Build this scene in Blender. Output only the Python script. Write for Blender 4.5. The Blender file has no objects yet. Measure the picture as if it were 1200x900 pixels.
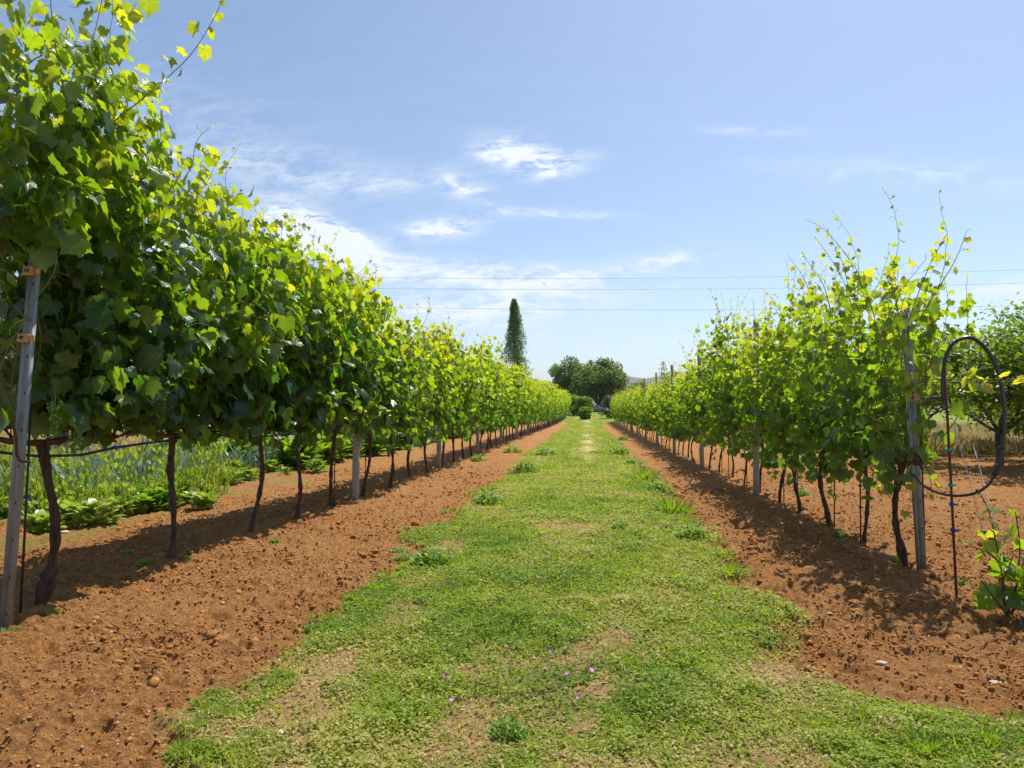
import bpy, math, random
import numpy as np
from mathutils import Vector, Matrix

R = math.radians
rng = np.random.default_rng(11)
random.seed(11)
scene = bpy.context.scene
COL = scene.collection

# ------------------------------------------------------------------ camera
YAW, PITCH, CAMZ = math.atan(88 / 800), math.atan(30 / 800), 1.2
cam_d = bpy.data.cameras.new('camera')
cam = bpy.data.objects.new('camera', cam_d)
COL.objects.link(cam)
cam.location = (0, 0, CAMZ)
cam.rotation_euler = (R(90) + PITCH, 0, YAW)
cam_d.sensor_width = 36
cam_d.lens = 24
cam_d.clip_start = 0.05
cam_d.clip_end = 20000
scene.camera = cam
CM = cam.rotation_euler.to_matrix()

def at(px, py, Y):
    """point of the ray through photograph pixel (px, py) at distance Y along the rows"""
    d = CM @ Vector(((px - 600) / 800, (450 - py) / 800, -1))
    s = Y / d.y
    return np.array((d.x * s, Y, CAMZ + d.z * s))

def foot(px, py):
    """ground point (X, Y) under photograph pixel (px, py)"""
    d = CM @ Vector(((px - 600) / 800, (450 - py) / 800, -1))
    s = -CAMZ / d.z
    return d.x * s, d.y * s

# ------------------------------------------------------------------ sun, sky
SUN = Vector((0.27, 0.50, 1.0)).normalized()
sun_el = math.asin(SUN.z)
sun_az = math.atan2(SUN.x, SUN.y)
sl = bpy.data.lights.new('sun', 'SUN')
sl.energy = 5.0
sl.angle = R(0.53)
sl.color = (1.0, 0.955, 0.87)
so = bpy.data.objects.new('sun', sl)
COL.objects.link(so)
so.location = (6, 8, 18)
so.rotation_euler = SUN.to_track_quat('Z', 'Y').to_euler()

world = bpy.data.worlds.new('World')
scene.world = world
world.use_nodes = True
wn, wl = world.node_tree.nodes, world.node_tree.links
wn.clear()
def wnode(t, **k):
    n = wn.new(t)
    for a, b in k.items():
        setattr(n, a, b)
    return n
def wmath(op, a, b=None, c=None):
    n = wnode('ShaderNodeMath', operation=op)
    for i, v in enumerate((a, b, c)):
        if v is None:
            continue
        if isinstance(v, (int, float)):
            n.inputs[i].default_value = v
        else:
            wl.new(v, n.inputs[i])
    return n.outputs[0]
sky = wnode('ShaderNodeTexSky', sky_type='NISHITA')
sky.sun_disc = False
sky.sun_elevation = sun_el
sky.sun_rotation = sun_az
sky.altitude = 100
sky.air_density = 1.0
sky.dust_density = 0.9
sky.ozone_density = 2.6
tc = wnode('ShaderNodeTexCoord')
sep = wnode('ShaderNodeSeparateXYZ')
wl.new(tc.outputs['Generated'], sep.inputs[0])
yy = wmath('MAXIMUM', sep.outputs[1], 0.02)
U = wmath('DIVIDE', sep.outputs[0], yy)
V = wmath('DIVIDE', sep.outputs[2], yy)
comb = wnode('ShaderNodeCombineXYZ')
wl.new(U, comb.inputs[0]); wl.new(V, comb.inputs[1])
def wnoise(scale, sx, sy, rot, detail=6, rough=.6, dist=0.0):
    mp = wnode('ShaderNodeMapping')
    mp.inputs['Scale'].default_value = (sx, sy, 1)
    mp.inputs['Rotation'].default_value = (0, 0, rot)
    wl.new(comb.outputs[0], mp.inputs[0])
    n = wnode('ShaderNodeTexNoise')
    n.inputs['Scale'].default_value = scale
    n.inputs['Detail'].default_value = detail
    n.inputs['Roughness'].default_value = rough
    n.inputs['Distortion'].default_value = dist
    wl.new(mp.outputs[0], n.inputs['Vector'])
    return n.outputs[0]
n_streak = wnoise(11, 1.0, 3.4, R(16), 8, .62, .7)
n_fine = wnoise(30, 1.0, 3.0, R(-22), 5, .65, .9)
total = None
# cirrus tufts: centre (x, y), radii, tilt in degrees, strength
for (cx, cy, rx, ry, rot, st) in (
        (310, 180, 120, 28, -10, .50), (440, 205, 90, 14, 2, .34), (385, 278, 60, 17, -24, 4.2), (345, 262, 50, 20, -30, 3.6),
        (612, 178, 46, 17, -12, 1.9), (655, 190, 32, 10, 8, 1.5), (517, 262, 50, 11, 6, 1.5), (545, 216, 36, 14, -25, .9),
        (590, 322, 120, 15, -2, 1.3), (560, 360, 130, 24, 2, 1.3), (770, 310, 52, 10, 10, .9), (1162, 352, 60, 16, 3, 1.1),
        (1050, 215, 130, 16, -6, .35), (650, 248, 70, 5, -4, .8), (480, 300, 60, 9, -8, .6), (600, 400, 200, 24, 0, .16),
        (60, 90, 240, 50, -10, .22), (880, 160, 70, 6, -4, .25)):
    u0, v0 = (cx - 688) / 800, (480 - cy) / 800
    rx, ry = rx / 800, ry / 800
    c, s = math.cos(R(rot)), math.sin(R(rot))
    du, dv = wmath('SUBTRACT', U, u0), wmath('SUBTRACT', V, v0)
    a = wmath('ADD', wmath('MULTIPLY', du, c / rx), wmath('MULTIPLY', dv, s / rx))
    b = wmath('ADD', wmath('MULTIPLY', du, -s / ry), wmath('MULTIPLY', dv, c / ry))
    q = wmath('ADD', wmath('MULTIPLY', a, a), wmath('MULTIPLY', b, b))
    g = wmath('MULTIPLY', wmath('POWER', 2.718, wmath('MULTIPLY', q, -1.0)), st)
    total = g if total is None else wmath('ADD', total, g)
tex = wmath('ADD', wmath('MULTIPLY', n_streak, 4.2), wmath('MULTIPLY', n_fine, 3.0))
tex = wmath('SUBTRACT', tex, 2.9)
tex = wmath('MAXIMUM', tex, 0.0)
cov = wmath('MULTIPLY', total, tex)
front = wmath('GREATER_THAN', sep.outputs[1], 0.03)
cov = wmath('MULTIPLY', cov, front)
cov = wmath('MULTIPLY', cov, .85)
cov = wmath('MINIMUM', cov, .93)
base_veil = wmath('MULTIPLY', wmath('MAXIMUM', wmath('SUBTRACT', n_streak, .45), 0), .12)
cov = wmath('MINIMUM', wmath('ADD', cov, base_veil), .95)
mixc = wnode('ShaderNodeMix', data_type='RGBA')
wl.new(cov, mixc.inputs['Factor'])
wl.new(sky.outputs[0], mixc.inputs[6])
mixc.inputs[7].default_value = (6.4, 6.8, 7.2, 1)
bg = wnode('ShaderNodeBackground')
bg.inputs['Strength'].default_value = 0.122
wl.new(mixc.outputs[2], bg.inputs[0])
wo = wnode('ShaderNodeOutputWorld')
wl.new(bg.outputs[0], wo.inputs[0])

vs = scene.view_settings
vs.view_transform = 'Standard'
vs.look = 'None'
vs.exposure = 0.31
vs.gamma = 1.0
vs.use_curve_mapping = False
cy = scene.cycles
cy.use_denoising = True
cy.max_bounces = 8
cy.diffuse_bounces = 4
cy.transmission_bounces = 5
cy.glossy_bounces = 3
cy.transparent_max_bounces = 6
cy.volume_bounces = 0
cy.sample_clamp_indirect = 6
scene.render.engine = 'CYCLES'

# ------------------------------------------------------------------ numpy noise
_T = np.random.default_rng(5).random((512, 512)).astype(np.float32)
def vnoise(x, y):
    xi = np.floor(x).astype(np.int64); yi = np.floor(y).astype(np.int64)
    fx = (x - xi); fy = (y - yi)
    fx = fx * fx * (3 - 2 * fx); fy = fy * fy * (3 - 2 * fy)
    x0 = xi & 511; x1 = (xi + 1) & 511; y0 = yi & 511; y1 = (yi + 1) & 511
    return (_T[y0, x0] * (1 - fx) + _T[y0, x1] * fx) * (1 - fy) + (_T[y1, x0] * (1 - fx) + _T[y1, x1] * fx) * fy
def fbm(x, y, o=4, off=0.0):
    x = np.asarray(x, dtype=float) + off * 7.31; y = np.asarray(y, dtype=float) - off * 3.17
    s = 0; a = .5; t = 0
    for i in range(o):
        s = s + a * vnoise(x, y); t += a
        x = x * 2.03 + 17.1; y = y * 2.03 + 5.7; a *= .5
    return s / t
def sstep(a, b, x):
    t = np.clip((x - a) / (b - a), 0, 1)
    return t * t * (3 - 2 * t)

# ------------------------------------------------------------------ the lie of the land
def land(x, y):
    x = np.asarray(x, dtype=float); y = np.asarray(y, dtype=float)
    z = 1.15 * sstep(52, 125, y)
    z = z + .035 * np.exp(-((x + 3.2) / .7) ** 2) + .03 * np.exp(-((x - 2.45) / .5) ** 2)
    z = z + .05 * (fbm(x * .35, y * .35, 3) - .5)
    return z
def path_mask(x, y):
    """1 where the grassed path is, 0 on the tilled soil"""
    n = fbm(x * 1.7, y * 1.3, 4, 3) - .5
    n2 = fbm(x * 7, y * 6, 3, 9) - .5
    left = -1.46 + .10 * sstep(4.0, 2.4, y)
    right = 1.06 + 1.9 * sstep(3.15, 2.3, y)
    w = .75 * n + .45 * n2
    m = sstep(-.14, .14, (x - left) + w) * sstep(-.14, .14, (right - x) + w * .8)
    far = sstep(57.0, 58.0, y + 2 * n + 1.0 * np.tanh(x))
    return np.maximum(m, far)
def bare_mask(x, y):
    """bare, trodden patches inside the path"""
    n = fbm(x * 1.25, y * .8, 4, 21)
    b = sstep(.62, .74, n) * .85
    edge = np.exp(-((x + 1.08) / .24) ** 2) * sstep(.42, .62, fbm(x * 2.1, y * 1.0, 3, 33))
    low = sstep(3.5, 2.2, y) * sstep(.53, .64, fbm(x * 2.0, y * 2.0, 4, 41)) * .9
    low = np.maximum(low, sstep(3.9, 2.9, y) * sstep(-.85, -1.15, x + .3 * (n - .5) + .22 * (y - 2.6)) * .93)
    wheel = np.exp(-((x - .02) / .33) ** 2) * sstep(9, 20, y) * sstep(.3, .55, fbm(x * 2, y * .7, 3, 77)) * 1.1
    return np.clip((b + edge * .7 + low) * (.35 + .65 * sstep(.40, .56, fbm(x * 6, y * 5, 3, 191))) + wheel * .9, 0, 1)
def garden_mask(x, y):
    n = fbm(x * .9, y * .9, 4, 55) - .5
    return sstep(-.25, .25, (-4.75 - x) + 1.0 * n)
def dry_mask(x, y):
    n = fbm(x * .5, y * .5, 3, 65) - .5
    a = sstep(-1, 1, (-9.6 - x) + 2 * n)
    b = sstep(-.6, .6, (x - 6.3) + n) * sstep(-.8, .8, (y - 20) + 2 * n)
    return np.maximum(a, b)

# ------------------------------------------------------------------ mesh helpers
def link(o, parent=None):
    COL.objects.link(o)
    if parent is not None:
        o.parent = parent
    return o
def tag(o, label, cat, group=None):
    o['label'] = label; o['category'] = cat
    if group: o['group'] = group
    return o
def empty(name, loc, rz=0.0):
    o = bpy.data.objects.new(name, None)
    o.empty_display_size = .1
    o.location = [float(v) for v in loc]; o.rotation_euler = (0, 0, rz)
    return link(o)
def mesh_np(name, verts, loops, counts, mat, attrs=None, smooth=False):
    me = bpy.data.meshes.new(name)
    verts = np.asarray(verts, dtype=np.float32).reshape(-1, 3)
    loops = np.asarray(loops, dtype=np.int32).ravel()
    counts = np.asarray(counts, dtype=np.int32).ravel()
    me.vertices.add(len(verts)); me.vertices.foreach_set('co', verts.ravel())
    me.loops.add(len(loops)); me.loops.foreach_set('vertex_index', loops)
    me.polygons.add(len(counts))
    st = np.concatenate(([0], np.cumsum(counts)[:-1])).astype(np.int32)
    me.polygons.foreach_set('loop_start', st)
    me.polygons.foreach_set('loop_total', counts)
    if smooth:
        me.polygons.foreach_set('use_smooth', np.ones(len(counts), dtype=bool))
    for k, v in (attrs or {}).items():
        v = np.asarray(v, dtype=np.float32)
        if v.ndim == 1:
            at_ = me.attributes.new(k, 'FLOAT', 'POINT'); at_.data.foreach_set('value', v)
        else:
            at_ = me.attributes.new(k, 'FLOAT_VECTOR', 'POINT'); at_.data.foreach_set('vector', v.ravel())
    me.update(calc_edges=True)
    if mat: me.materials.append(mat)
    return me
def obj(name, me, parent=None, loc=None, rot=None):
    o = bpy.data.objects.new(name, me)
    if loc is not None: o.location = [float(v) for v in loc]
    if rot is not None: o.rotation_euler = rot
    return link(o, parent)

class MB:
    """collects tubes, boxes, lumps into one mesh"""
    def __init__(s):
        s.v = []; s.l = []; s.c = []; s.n = 0
    def add(s, v, faces):
        s.v.append(np.asarray(v, dtype=float).reshape(-1, 3))
        for f in faces:
            s.l.extend([i + s.n for i in f]); s.c.append(len(f))
        s.n += len(s.v[-1])
        return s
    def tube(s, pts, rad, sides=6, cap=True, jitter=0.0):
        pts = np.asarray(pts, dtype=float); n = len(pts)
        rad = np.broadcast_to(np.asarray(rad, dtype=float), (n,))
        t = np.gradient(pts, axis=0); t /= np.linalg.norm(t, axis=1, keepdims=True) + 1e-9
        ref = np.array((0.0, 0, 1)) if abs(t[:, 2]).mean() < .8 else np.array((0.0, 1, 0))
        a = np.cross(t, ref); a /= np.linalg.norm(a, axis=1, keepdims=True) + 1e-9
        b = np.cross(t, a)
        ang = np.linspace(0, 2 * math.pi, sides, endpoint=False)
        rr = rad[:, None] * np.ones(sides)[None]
        if jitter: rr = rr * (1 + jitter * (np.random.default_rng(len(s.v) + n).random(rr.shape) - .5) * 2)
        v = pts[:, None] + rr[..., None] * (np.cos(ang)[None, :, None] * a[:, None] + np.sin(ang)[None, :, None] * b[:, None])
        f = []
        for i in range(n - 1):
            for j in range(sides):
                k = (j + 1) % sides
                f.append((i * sides + j, i * sides + k, (i + 1) * sides + k, (i + 1) * sides + j))
        if cap:
            f.append(tuple(range(sides - 1, -1, -1)))
            f.append(tuple((n - 1) * sides + j for j in range(sides)))
        return s.add(v.reshape(-1, 3), f)
    def box(s, c, size, M=None):
        x, y, z = [q / 2 for q in size]
        v = np.array([(-x, -y, -z), (x, -y, -z), (x, y, -z), (-x, y, -z), (-x, -y, z), (x, -y, z), (x, y, z), (-x, y, z)])
        if M is not None: v = v @ np.asarray(M).T
        return s.add(v + np.asarray(c), [(3, 2, 1, 0), (4, 5, 6, 7), (0, 1, 5, 4), (1, 2, 6, 5), (2, 3, 7, 6), (3, 0, 4, 7)])
    def ball(s, c, r, seg=8, rings=5, sc=(1, 1, 1), rough=0.0):
        v = [(0, 0, 1)]
        for i in range(1, rings):
            p = math.pi * i / rings
            for j in range(seg):
                q = 2 * math.pi * j / seg
                v.append((math.sin(p) * math.cos(q), math.sin(p) * math.sin(q), math.cos(p)))
        v.append((0, 0, -1)); v = np.array(v)
        if rough: v = v * (1 + rough * (np.random.default_rng(s.n + 3).random(len(v)) - .5))[:, None]
        f = []
        for j in range(seg):
            k = (j + 1) % seg
            f.append((0, 1 + j, 1 + k))
            for i in range(rings - 2):
                a = 1 + i * seg
                f.append((a + j, a + seg + j, a + seg + k, a + k))
            a = 1 + (rings - 2) * seg
            f.append((a + j, len(v) - 1, a + k))
        return s.add(v * np.asarray(sc) * r + np.asarray(c), f)
    def mesh(s, name, mat, smooth=True):
        return mesh_np(name, np.concatenate(s.v), s.l, s.c, mat, smooth=smooth)
    def build(s, name, mat, parent=None, loc=None, smooth=True):
        return obj(name, s.mesh(name, mat, smooth), parent, loc)

# ------------------------------------------------------------------ materials
def new_mat(name):
    m = bpy.data.materials.new(name); m.use_nodes = True
    nt = m.node_tree
    for n in list(nt.nodes): nt.nodes.remove(n)
    out = nt.nodes.new('ShaderNodeOutputMaterial')
    return m, nt, out
class NT:
    def __init__(s, nt): s.nt = nt
    def n(s, t, ins=None, **k):
        n = s.nt.nodes.new(t)
        for a, b in k.items(): setattr(n, a, b)
        for a, b in (ins or {}).items():
            if isinstance(b, bpy.types.NodeSocket): s.nt.links.new(b, n.inputs[a])
            else: n.inputs[a].default_value = b
        return n
    def math(s, op, *v):
        n = s.nt.nodes.new('ShaderNodeMath'); n.operation = op
        for i, b in enumerate(v):
            if isinstance(b, bpy.types.NodeSocket): s.nt.links.new(b, n.inputs[i])
            else: n.inputs[i].default_value = b
        return n.outputs[0]
    def mix(s, f, a, b):
        n = s.nt.nodes.new('ShaderNodeMix'); n.data_type = 'RGBA'
        for i, q in ((0, f), (6, a), (7, b)):
            if isinstance(q, bpy.types.NodeSocket): s.nt.links.new(q, n.inputs[i])
            else: n.inputs[i].default_value = q if i == 0 else (*q, 1)
        return n.outputs[2]
    def ramp(s, f, stops):
        n = s.nt.nodes.new('ShaderNodeValToRGB')
        e = n.color_ramp.elements
        while len(e) < len(stops): e.new(.5)
        for q, (p, c) in zip(e, stops): q.position = p; q.color = (*c, 1)
        s.nt.links.new(f, n.inputs[0]); return n.outputs[0]
    def attr(s, name): return s.n('ShaderNodeAttribute', attribute_name=name)
    def noise(s, scale, detail=4, rough=.55, vec=None, **k):
        ins = {'Scale': scale, 'Detail': detail, 'Roughness': rough}
        if vec is not None: ins['Vector'] = vec
        return s.n('ShaderNodeTexNoise', ins, **k).outputs[0]

def leaf_material(name, front, trans, rough=.42, tfac=.45, veins=False, under=None, spec=.5):
    """front / trans: colours young..old as ((age0 colour), (age1 colour)); age is an attribute of the leaf"""
    m, nt, out = new_mat(name); N = NT(nt)
    age = N.attr('age').outputs['Fac']
    oi = N.n('ShaderNodeObjectInfo').outputs['Random']
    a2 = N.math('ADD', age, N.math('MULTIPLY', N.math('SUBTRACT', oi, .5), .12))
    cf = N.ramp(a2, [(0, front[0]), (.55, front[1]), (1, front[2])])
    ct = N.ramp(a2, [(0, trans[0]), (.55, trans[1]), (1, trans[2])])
    geo = N.n('ShaderNodeNewGeometry')
    if under:
        cf = N.mix(geo.outputs['Backfacing'], cf, under)
    nrm = None
    if veins:
        lp = N.n('ShaderNodeSeparateXYZ', {0: N.attr('lp').outputs['Vector']})
        ang = N.math('ARCTAN2', lp.outputs[1], lp.outputs[0])
        pp = N.math('PINGPONG', N.math('ABSOLUTE', ang), R(26))
        r = N.math('POWER', N.math('ADD', N.math('MULTIPLY', lp.outputs[0], lp.outputs[0]), N.math('MULTIPLY', lp.outputs[1], lp.outputs[1])), .5)
        d = N.math('MULTIPLY', r, N.math('SINE', pp))
        vein = N.math('SUBTRACT', 1.0, N.math('SMOOTH_MIN', N.math('DIVIDE', d, .035), 1.0, .1))
        vein = N.math('MAXIMUM', vein, 0.0)
        cf = N.mix(N.math('MULTIPLY', vein, .55), cf, (.16, .24, .06))
        ct = N.mix(N.math('MULTIPLY', vein, .45), ct, (.12, .22, .02))
        br = N.noise(9, 3, .6, N.attr('lp').outputs['Vector'])
        hgt = N.math('ADD', N.math('MULTIPLY', vein, -.6), br)
        nrm = N.n('ShaderNodeBump', {'Strength': .35, 'Distance': .006, 'Height': hgt}).outputs[0]
    p = N.n('ShaderNodeBsdfPrincipled', {'Base Color': cf, 'Roughness': rough, 'Specular IOR Level': spec})
    t = N.n('ShaderNodeBsdfTranslucent', {'Color': ct})
    if nrm is not None:
        nt.links.new(nrm, p.inputs['Normal'])
    mx = N.n('ShaderNodeMixShader', {0: tfac, 1: p.outputs[0], 2: t.outputs[0]})
    nt.links.new(mx.outputs[0], out.inputs[0])
    return m

def simple_material(name, c1, c2, scale=20, rough=.8, bump=.3, dist=.01, metal=0.0, stretch=(1, 1, 1), spec=.4):
    m, nt, out = new_mat(name); N = NT(nt)
    tcn = N.n('ShaderNodeTexCoord').outputs['Object']
    mp = N.n('ShaderNodeMapping', {'Vector': tcn, 'Scale': stretch}).outputs[0]
    f = N.noise(scale, 6, .6, mp)
    f2 = N.n('ShaderNodeMapRange', {0: f, 1: .3, 2: .7}).outputs[0]
    p = N.n('ShaderNodeBsdfPrincipled', {'Base Color': N.mix(f2, c1, c2), 'Roughness': rough, 'Metallic': metal, 'Specular IOR Level': spec})
    if bump:
        b = N.n('ShaderNodeBump', {'Strength': bump, 'Distance': dist, 'Height': N.noise(scale * 2.2, 5, .6, mp)})
        nt.links.new(b.outputs[0], p.inputs['Normal'])
    nt.links.new(p.outputs[0], out.inputs[0])
    return m

M = {}
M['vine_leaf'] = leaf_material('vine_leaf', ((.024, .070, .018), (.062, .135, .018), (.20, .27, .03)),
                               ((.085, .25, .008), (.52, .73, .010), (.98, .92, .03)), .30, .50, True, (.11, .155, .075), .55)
M['vine_leaf_pale'] = leaf_material('vine_leaf_pale', ((.032, .082, .014), (.075, .150, .018), (.22, .29, .035)),
                                    ((.15, .34, .008), (.50, .70, .011), (.98, .92, .04)), .38, .52, True, (.12, .17, .08), .5)
M['shoot'] = simple_material('vine_shoot', (.13, .20, .035), (.17, .14, .05), 30, .55, .1)
M['tendril'] = simple_material('vine_tendril', (.30, .36, .05), (.36, .33, .07), 30, .5, 0)
M['bark'] = simple_material('vine_bark', (.035, .018, .011), (.20, .125, .082), 42, .9, 1.0, .04, stretch=(1.6, 1.6, .22))
M['arm_bark'] = simple_material('vine_arm_bark', (.07, .028, .018), (.16, .07, .045), 30, .85, .8, .01, stretch=(1.4, .4, 1.4))
M['tree_bark'] = simple_material('tree_bark', (.06, .045, .035), (.15, .12, .095), 12, .9, .8, .03, stretch=(1.5, 1.5, .4))
M['galv'] = simple_material('galvanised_steel', (.17, .19, .19), (.30, .33, .33), 22, .50, .15, .002, .12, stretch=(1, 1, .25))
M['concrete'] = simple_material('post_concrete', (.26, .24, .21), (.42, .40, .36), 24, .9, .5, .006)
M['rust'] = simple_material('rusty_iron', (.05, .022, .014), (.16, .06, .028), 60, .85, .5, .002)
M['clampwood'] = simple_material('clamp_plastic', (.34, .17, .06), (.58, .38, .17), 40, .55, .2, .002)
M['bolt'] = simple_material('bolt_metal', (.03, .02, .015), (.09, .05, .035), 60, .6, .2, .001, .5)
M['black_pipe'] = simple_material('black_pipe', (.010, .010, .012), (.025, .025, .027), 30, .33, .1, .002, 0, spec=.6)
M['dusty_pipe'] = simple_material('dusty_black_pipe', (.013, .012, .014), (.05, .04, .035), 30, .5, .1, .002)
M['wire'] = simple_material('steel_wire', (.25, .25, .25), (.38, .38, .38), 80, .45, 0, .001, .6)
M['guy'] = simple_material('guy_cord', (.45, .47, .52), (.58, .60, .64), 80, .6, 0)
M['blue_tie'] = simple_material('blue_tie', (.01, .03, .30), (.02, .06, .42), 40, .5, 0)
M['teal_tie'] = simple_material('teal_tie', (.005, .22, .16), (.01, .32, .24), 40, .5, 0)
M['grape'] = simple_material('green_grape', (.10, .22, .025), (.16, .30, .04), 20, .35, 0)
M['straw'] = leaf_material('dry_grass', ((.40, .28, .10), (.50, .37, .15), (.54, .43, .20)), ((.4, .32, .12), (.5, .42, .18), (.5, .44, .22)), .8, .3)
M['grass'] = leaf_material('path_grass', ((.10, .19, .018), (.22, .31, .026), (.54, .45, .17)),
                           ((.28, .46, .015), (.58, .68, .02), (.60, .48, .16)), .62, .42, spec=.25)
M['weed'] = leaf_material('weed_leaf', ((.07, .15, .018), (.13, .25, .025), (.24, .32, .05)),
                          ((.20, .42, .015), (.40, .60, .02), (.6, .62, .05)), .5, .42)
M['leek'] = leaf_material('leek_leaf', ((.085, .16, .125), (.12, .21, .15), (.26, .34, .20)),
                          ((.10, .20, .08), (.16, .28, .10), (.3, .36, .12)), .42, .3)
M['chard'] = leaf_material('salad_leaf', ((.045, .14, .018), (.18, .34, .045), (.42, .48, .14)),
                           ((.20, .44, .015), (.42, .64, .02), (.55, .6, .08)), .38, .42)
M['fruit_leaf'] = leaf_material('fruit_tree_leaf', ((.045, .10, .020), (.075, .145, .025), (.12, .19, .03)),
                                ((.16, .32, .01), (.32, .48, .015), (.45, .56, .02)), .42, .44)
M['olive_leaf'] = leaf_material('olive_leaf', ((.07, .09, .05), (.11, .13, .075), (.18, .20, .13)),
                                ((.10, .14, .04), (.16, .20, .06), (.22, .26, .08)), .45, .28)
M['oak_leaf'] = leaf_material('oak_leaf', ((.065, .115, .033), (.105, .165, .042), (.15, .20, .05)),
                              ((.16, .27, .02), (.26, .38, .025), (.36, .46, .03)), .55, .40)
M['poplar_leaf'] = leaf_material('poplar_leaf', ((.10, .15, .08), (.14, .20, .10), (.19, .25, .12)),
                                 ((.20, .30, .06), (.28, .40, .07), (.34, .46, .08)), .45, .42)
M['flower'] = simple_material('pink_petal', (.62, .16, .52), (.74, .26, .62), 40, .6, 0)
M['stone'] = simple_material('pale_stone', (.42, .30, .21), (.62, .52, .42), 30, .85, .4, .005)
M['twig'] = simple_material('dry_twig', (.22, .13, .07), (.36, .25, .15), 40, .85, .3, .002)

# the ground: tilled red earth, trodden path and garden soil in one sheet
def ground_material():
    m, nt, out = new_mat('red_earth'); N = NT(nt)
    g = N.attr('m_grass').outputs['Fac']; b = N.attr('m_bare').outputs['Fac']
    ga = N.attr('m_garden').outputs['Fac']; dr = N.attr('m_dry').outputs['Fac']
    tcn = N.n('ShaderNodeTexCoord').outputs['Object']
    n1 = N.noise(1.3, 6, .6, tcn); n2 = N.noise(34, 6, .7, tcn); n3 = N.noise(140, 4, .7, tcn); nl = N.noise(.25, 4, .5, tcn)
    soil = N.ramp(N.n('ShaderNodeMapRange', {0: n2, 1: .3, 2: .72}).outputs[0],
                  [(0, (.17, .064, .017)), (.5, (.385, .166, .048)), (1, (.62, .33, .125))])
    soil = N.mix(N.n('ShaderNodeMapRange', {0: n1, 1: .35, 2: .7}).outputs[0], soil, N.mix(.5, soil, (.50, .27, .11)))
    pale = N.ramp(n2, [(.25, (.32, .17, .065)), (.6, (.52, .32, .15)), (.85, (.64, .46, .26))])
    crumb = N.n('ShaderNodeMapRange', {0: n3, 1: .60, 2: .70}).outputs[0]
    soil = N.mix(N.math('MULTIPLY', crumb, .35), soil, (.50, .26, .12))
    turf = N.ramp(n2, [(.2, (.10, .13, .025)), (.55, (.22, .25, .045)), (.85, (.42, .36, .14))])
    xs_ = N.n('ShaderNodeSeparateXYZ', {0: tcn}).outputs[1]
    pale = N.mix(N.n('ShaderNodeMapRange', {0: xs_, 1: 8, 2: 14}).outputs[0], pale, (.58, .52, .27))
    turf = N.mix(N.n('ShaderNodeMapRange', {0: nl, 1: .35, 2: .65}).outputs[0], turf, N.mix(.4, turf, (.24, .26, .06)))
    gc = N.mix(b, turf, pale)
    gard = N.mix(N.n('ShaderNodeMapRange', {0: n1, 1: .50, 2: .70}).outputs[0], soil, turf)
    dry = N.ramp(n2, [(.2, (.30, .20, .08)), (.6, (.45, .34, .15)), (.9, (.42, .38, .16))])
    c = N.mix(ga, soil, gard)
    c = N.mix(dr, c, dry)
    c = N.mix(g, c, gc)
    geo = N.n('ShaderNodeSeparateXYZ', {0: tcn})
    fary = N.n('ShaderNodeMapRange', {0: geo.outputs[1], 1: 150, 2: 500}).outputs[0]
    c = N.mix(fary, c, (.13, .13, .05))
    p = N.n('ShaderNodeBsdfPrincipled', {'Base Color': c, 'Roughness': .95, 'Specular IOR Level': .15})
    hh = N.math('ADD', N.math('MULTIPLY', n2, 1.0), N.math('MULTIPLY', n3, .5))
    bp = N.n('ShaderNodeBump', {'Strength': 1.0, 'Distance': .035, 'Height': hh})
    nt.links.new(bp.outputs[0], p.inputs['Normal'])
    nt.links.new(p.outputs[0], out.inputs[0])
    return m
M['ground'] = ground_material()

# ------------------------------------------------------------------ ground sheet
def soil_relief(x, y, mg):
    tilled = 1 - mg
    big = fbm(x * 2.4, y * 2.4, 3, 71) - .5
    med = fbm(x * 9, y * 9, 3, 73); med = np.abs(med - .5) * 2
    fin = fbm(x * 30, y * 30, 3, 79) - .5
    f = np.clip(1 - (y - 6) / 40, .25, 1)
    furrow = .010 * np.sin(x * 2 * math.pi / .42 + 3 * (fbm(x * .8, y * .8, 2, 90) - .5))
    return tilled * (.075 * big - .062 * med + .056 * fin + furrow) * f + (1 - tilled) * (.03 * big + .010 * fin) + .015 * mg

def axis(pairs):
    out = [pairs[0][0]]
    for (a, sa), (b, sb) in zip(pairs[:-1], pairs[1:]):
        x = a
        while x < b - 1e-6:
            t = (x - a) / (b - a)
            x = min(b, x + sa * (1 - t) + sb * t)
            out.append(x)
    return np.unique(np.round(np.array(out), 5))
ys = [-40., -15., -6., -2., 0., .8, 1.5]
y = 1.5
while y < 60:
    y += max(.0125, .0046 * y); ys.append(y)
while y < 9000:
    y *= 1.06; ys.append(y)
ys = np.array(ys)
xs_mid = axis([(-14, .3), (-6, .05), (-3.9, .016), (-1.2, .014), (1.2, .015), (3.0, .018), (6, .05), (16, .3)])
xl = -np.geomspace(14.6, 9000, 42)[::-1]; xr = np.geomspace(16.6, 9000, 40)
xs = np.concatenate((xl, xs_mid, xr))
XX, YY = np.meshgrid(xs, ys)
mg = path_mask(XX, YY); mb = bare_mask(XX, YY)
mga = garden_mask(XX, YY); mdr = dry_mask(XX, YY)
near = (np.abs(XX) < 16) & (YY > 1) & (YY < 60)
ZZ = land(XX, YY) + np.where(near, soil_relief(XX, YY, mg), 0)
ZZ = ZZ + 1.2 * sstep(300, 3000, YY) * (fbm(XX * .004, YY * .004, 3) - .5)
nx, ny = len(xs), len(ys)
idx = np.arange(nx * ny).reshape(ny, nx)
q = np.stack((idx[:-1, :-1], idx[:-1, 1:], idx[1:, 1:], idx[1:, :-1]), -1).reshape(-1, 4)
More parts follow.
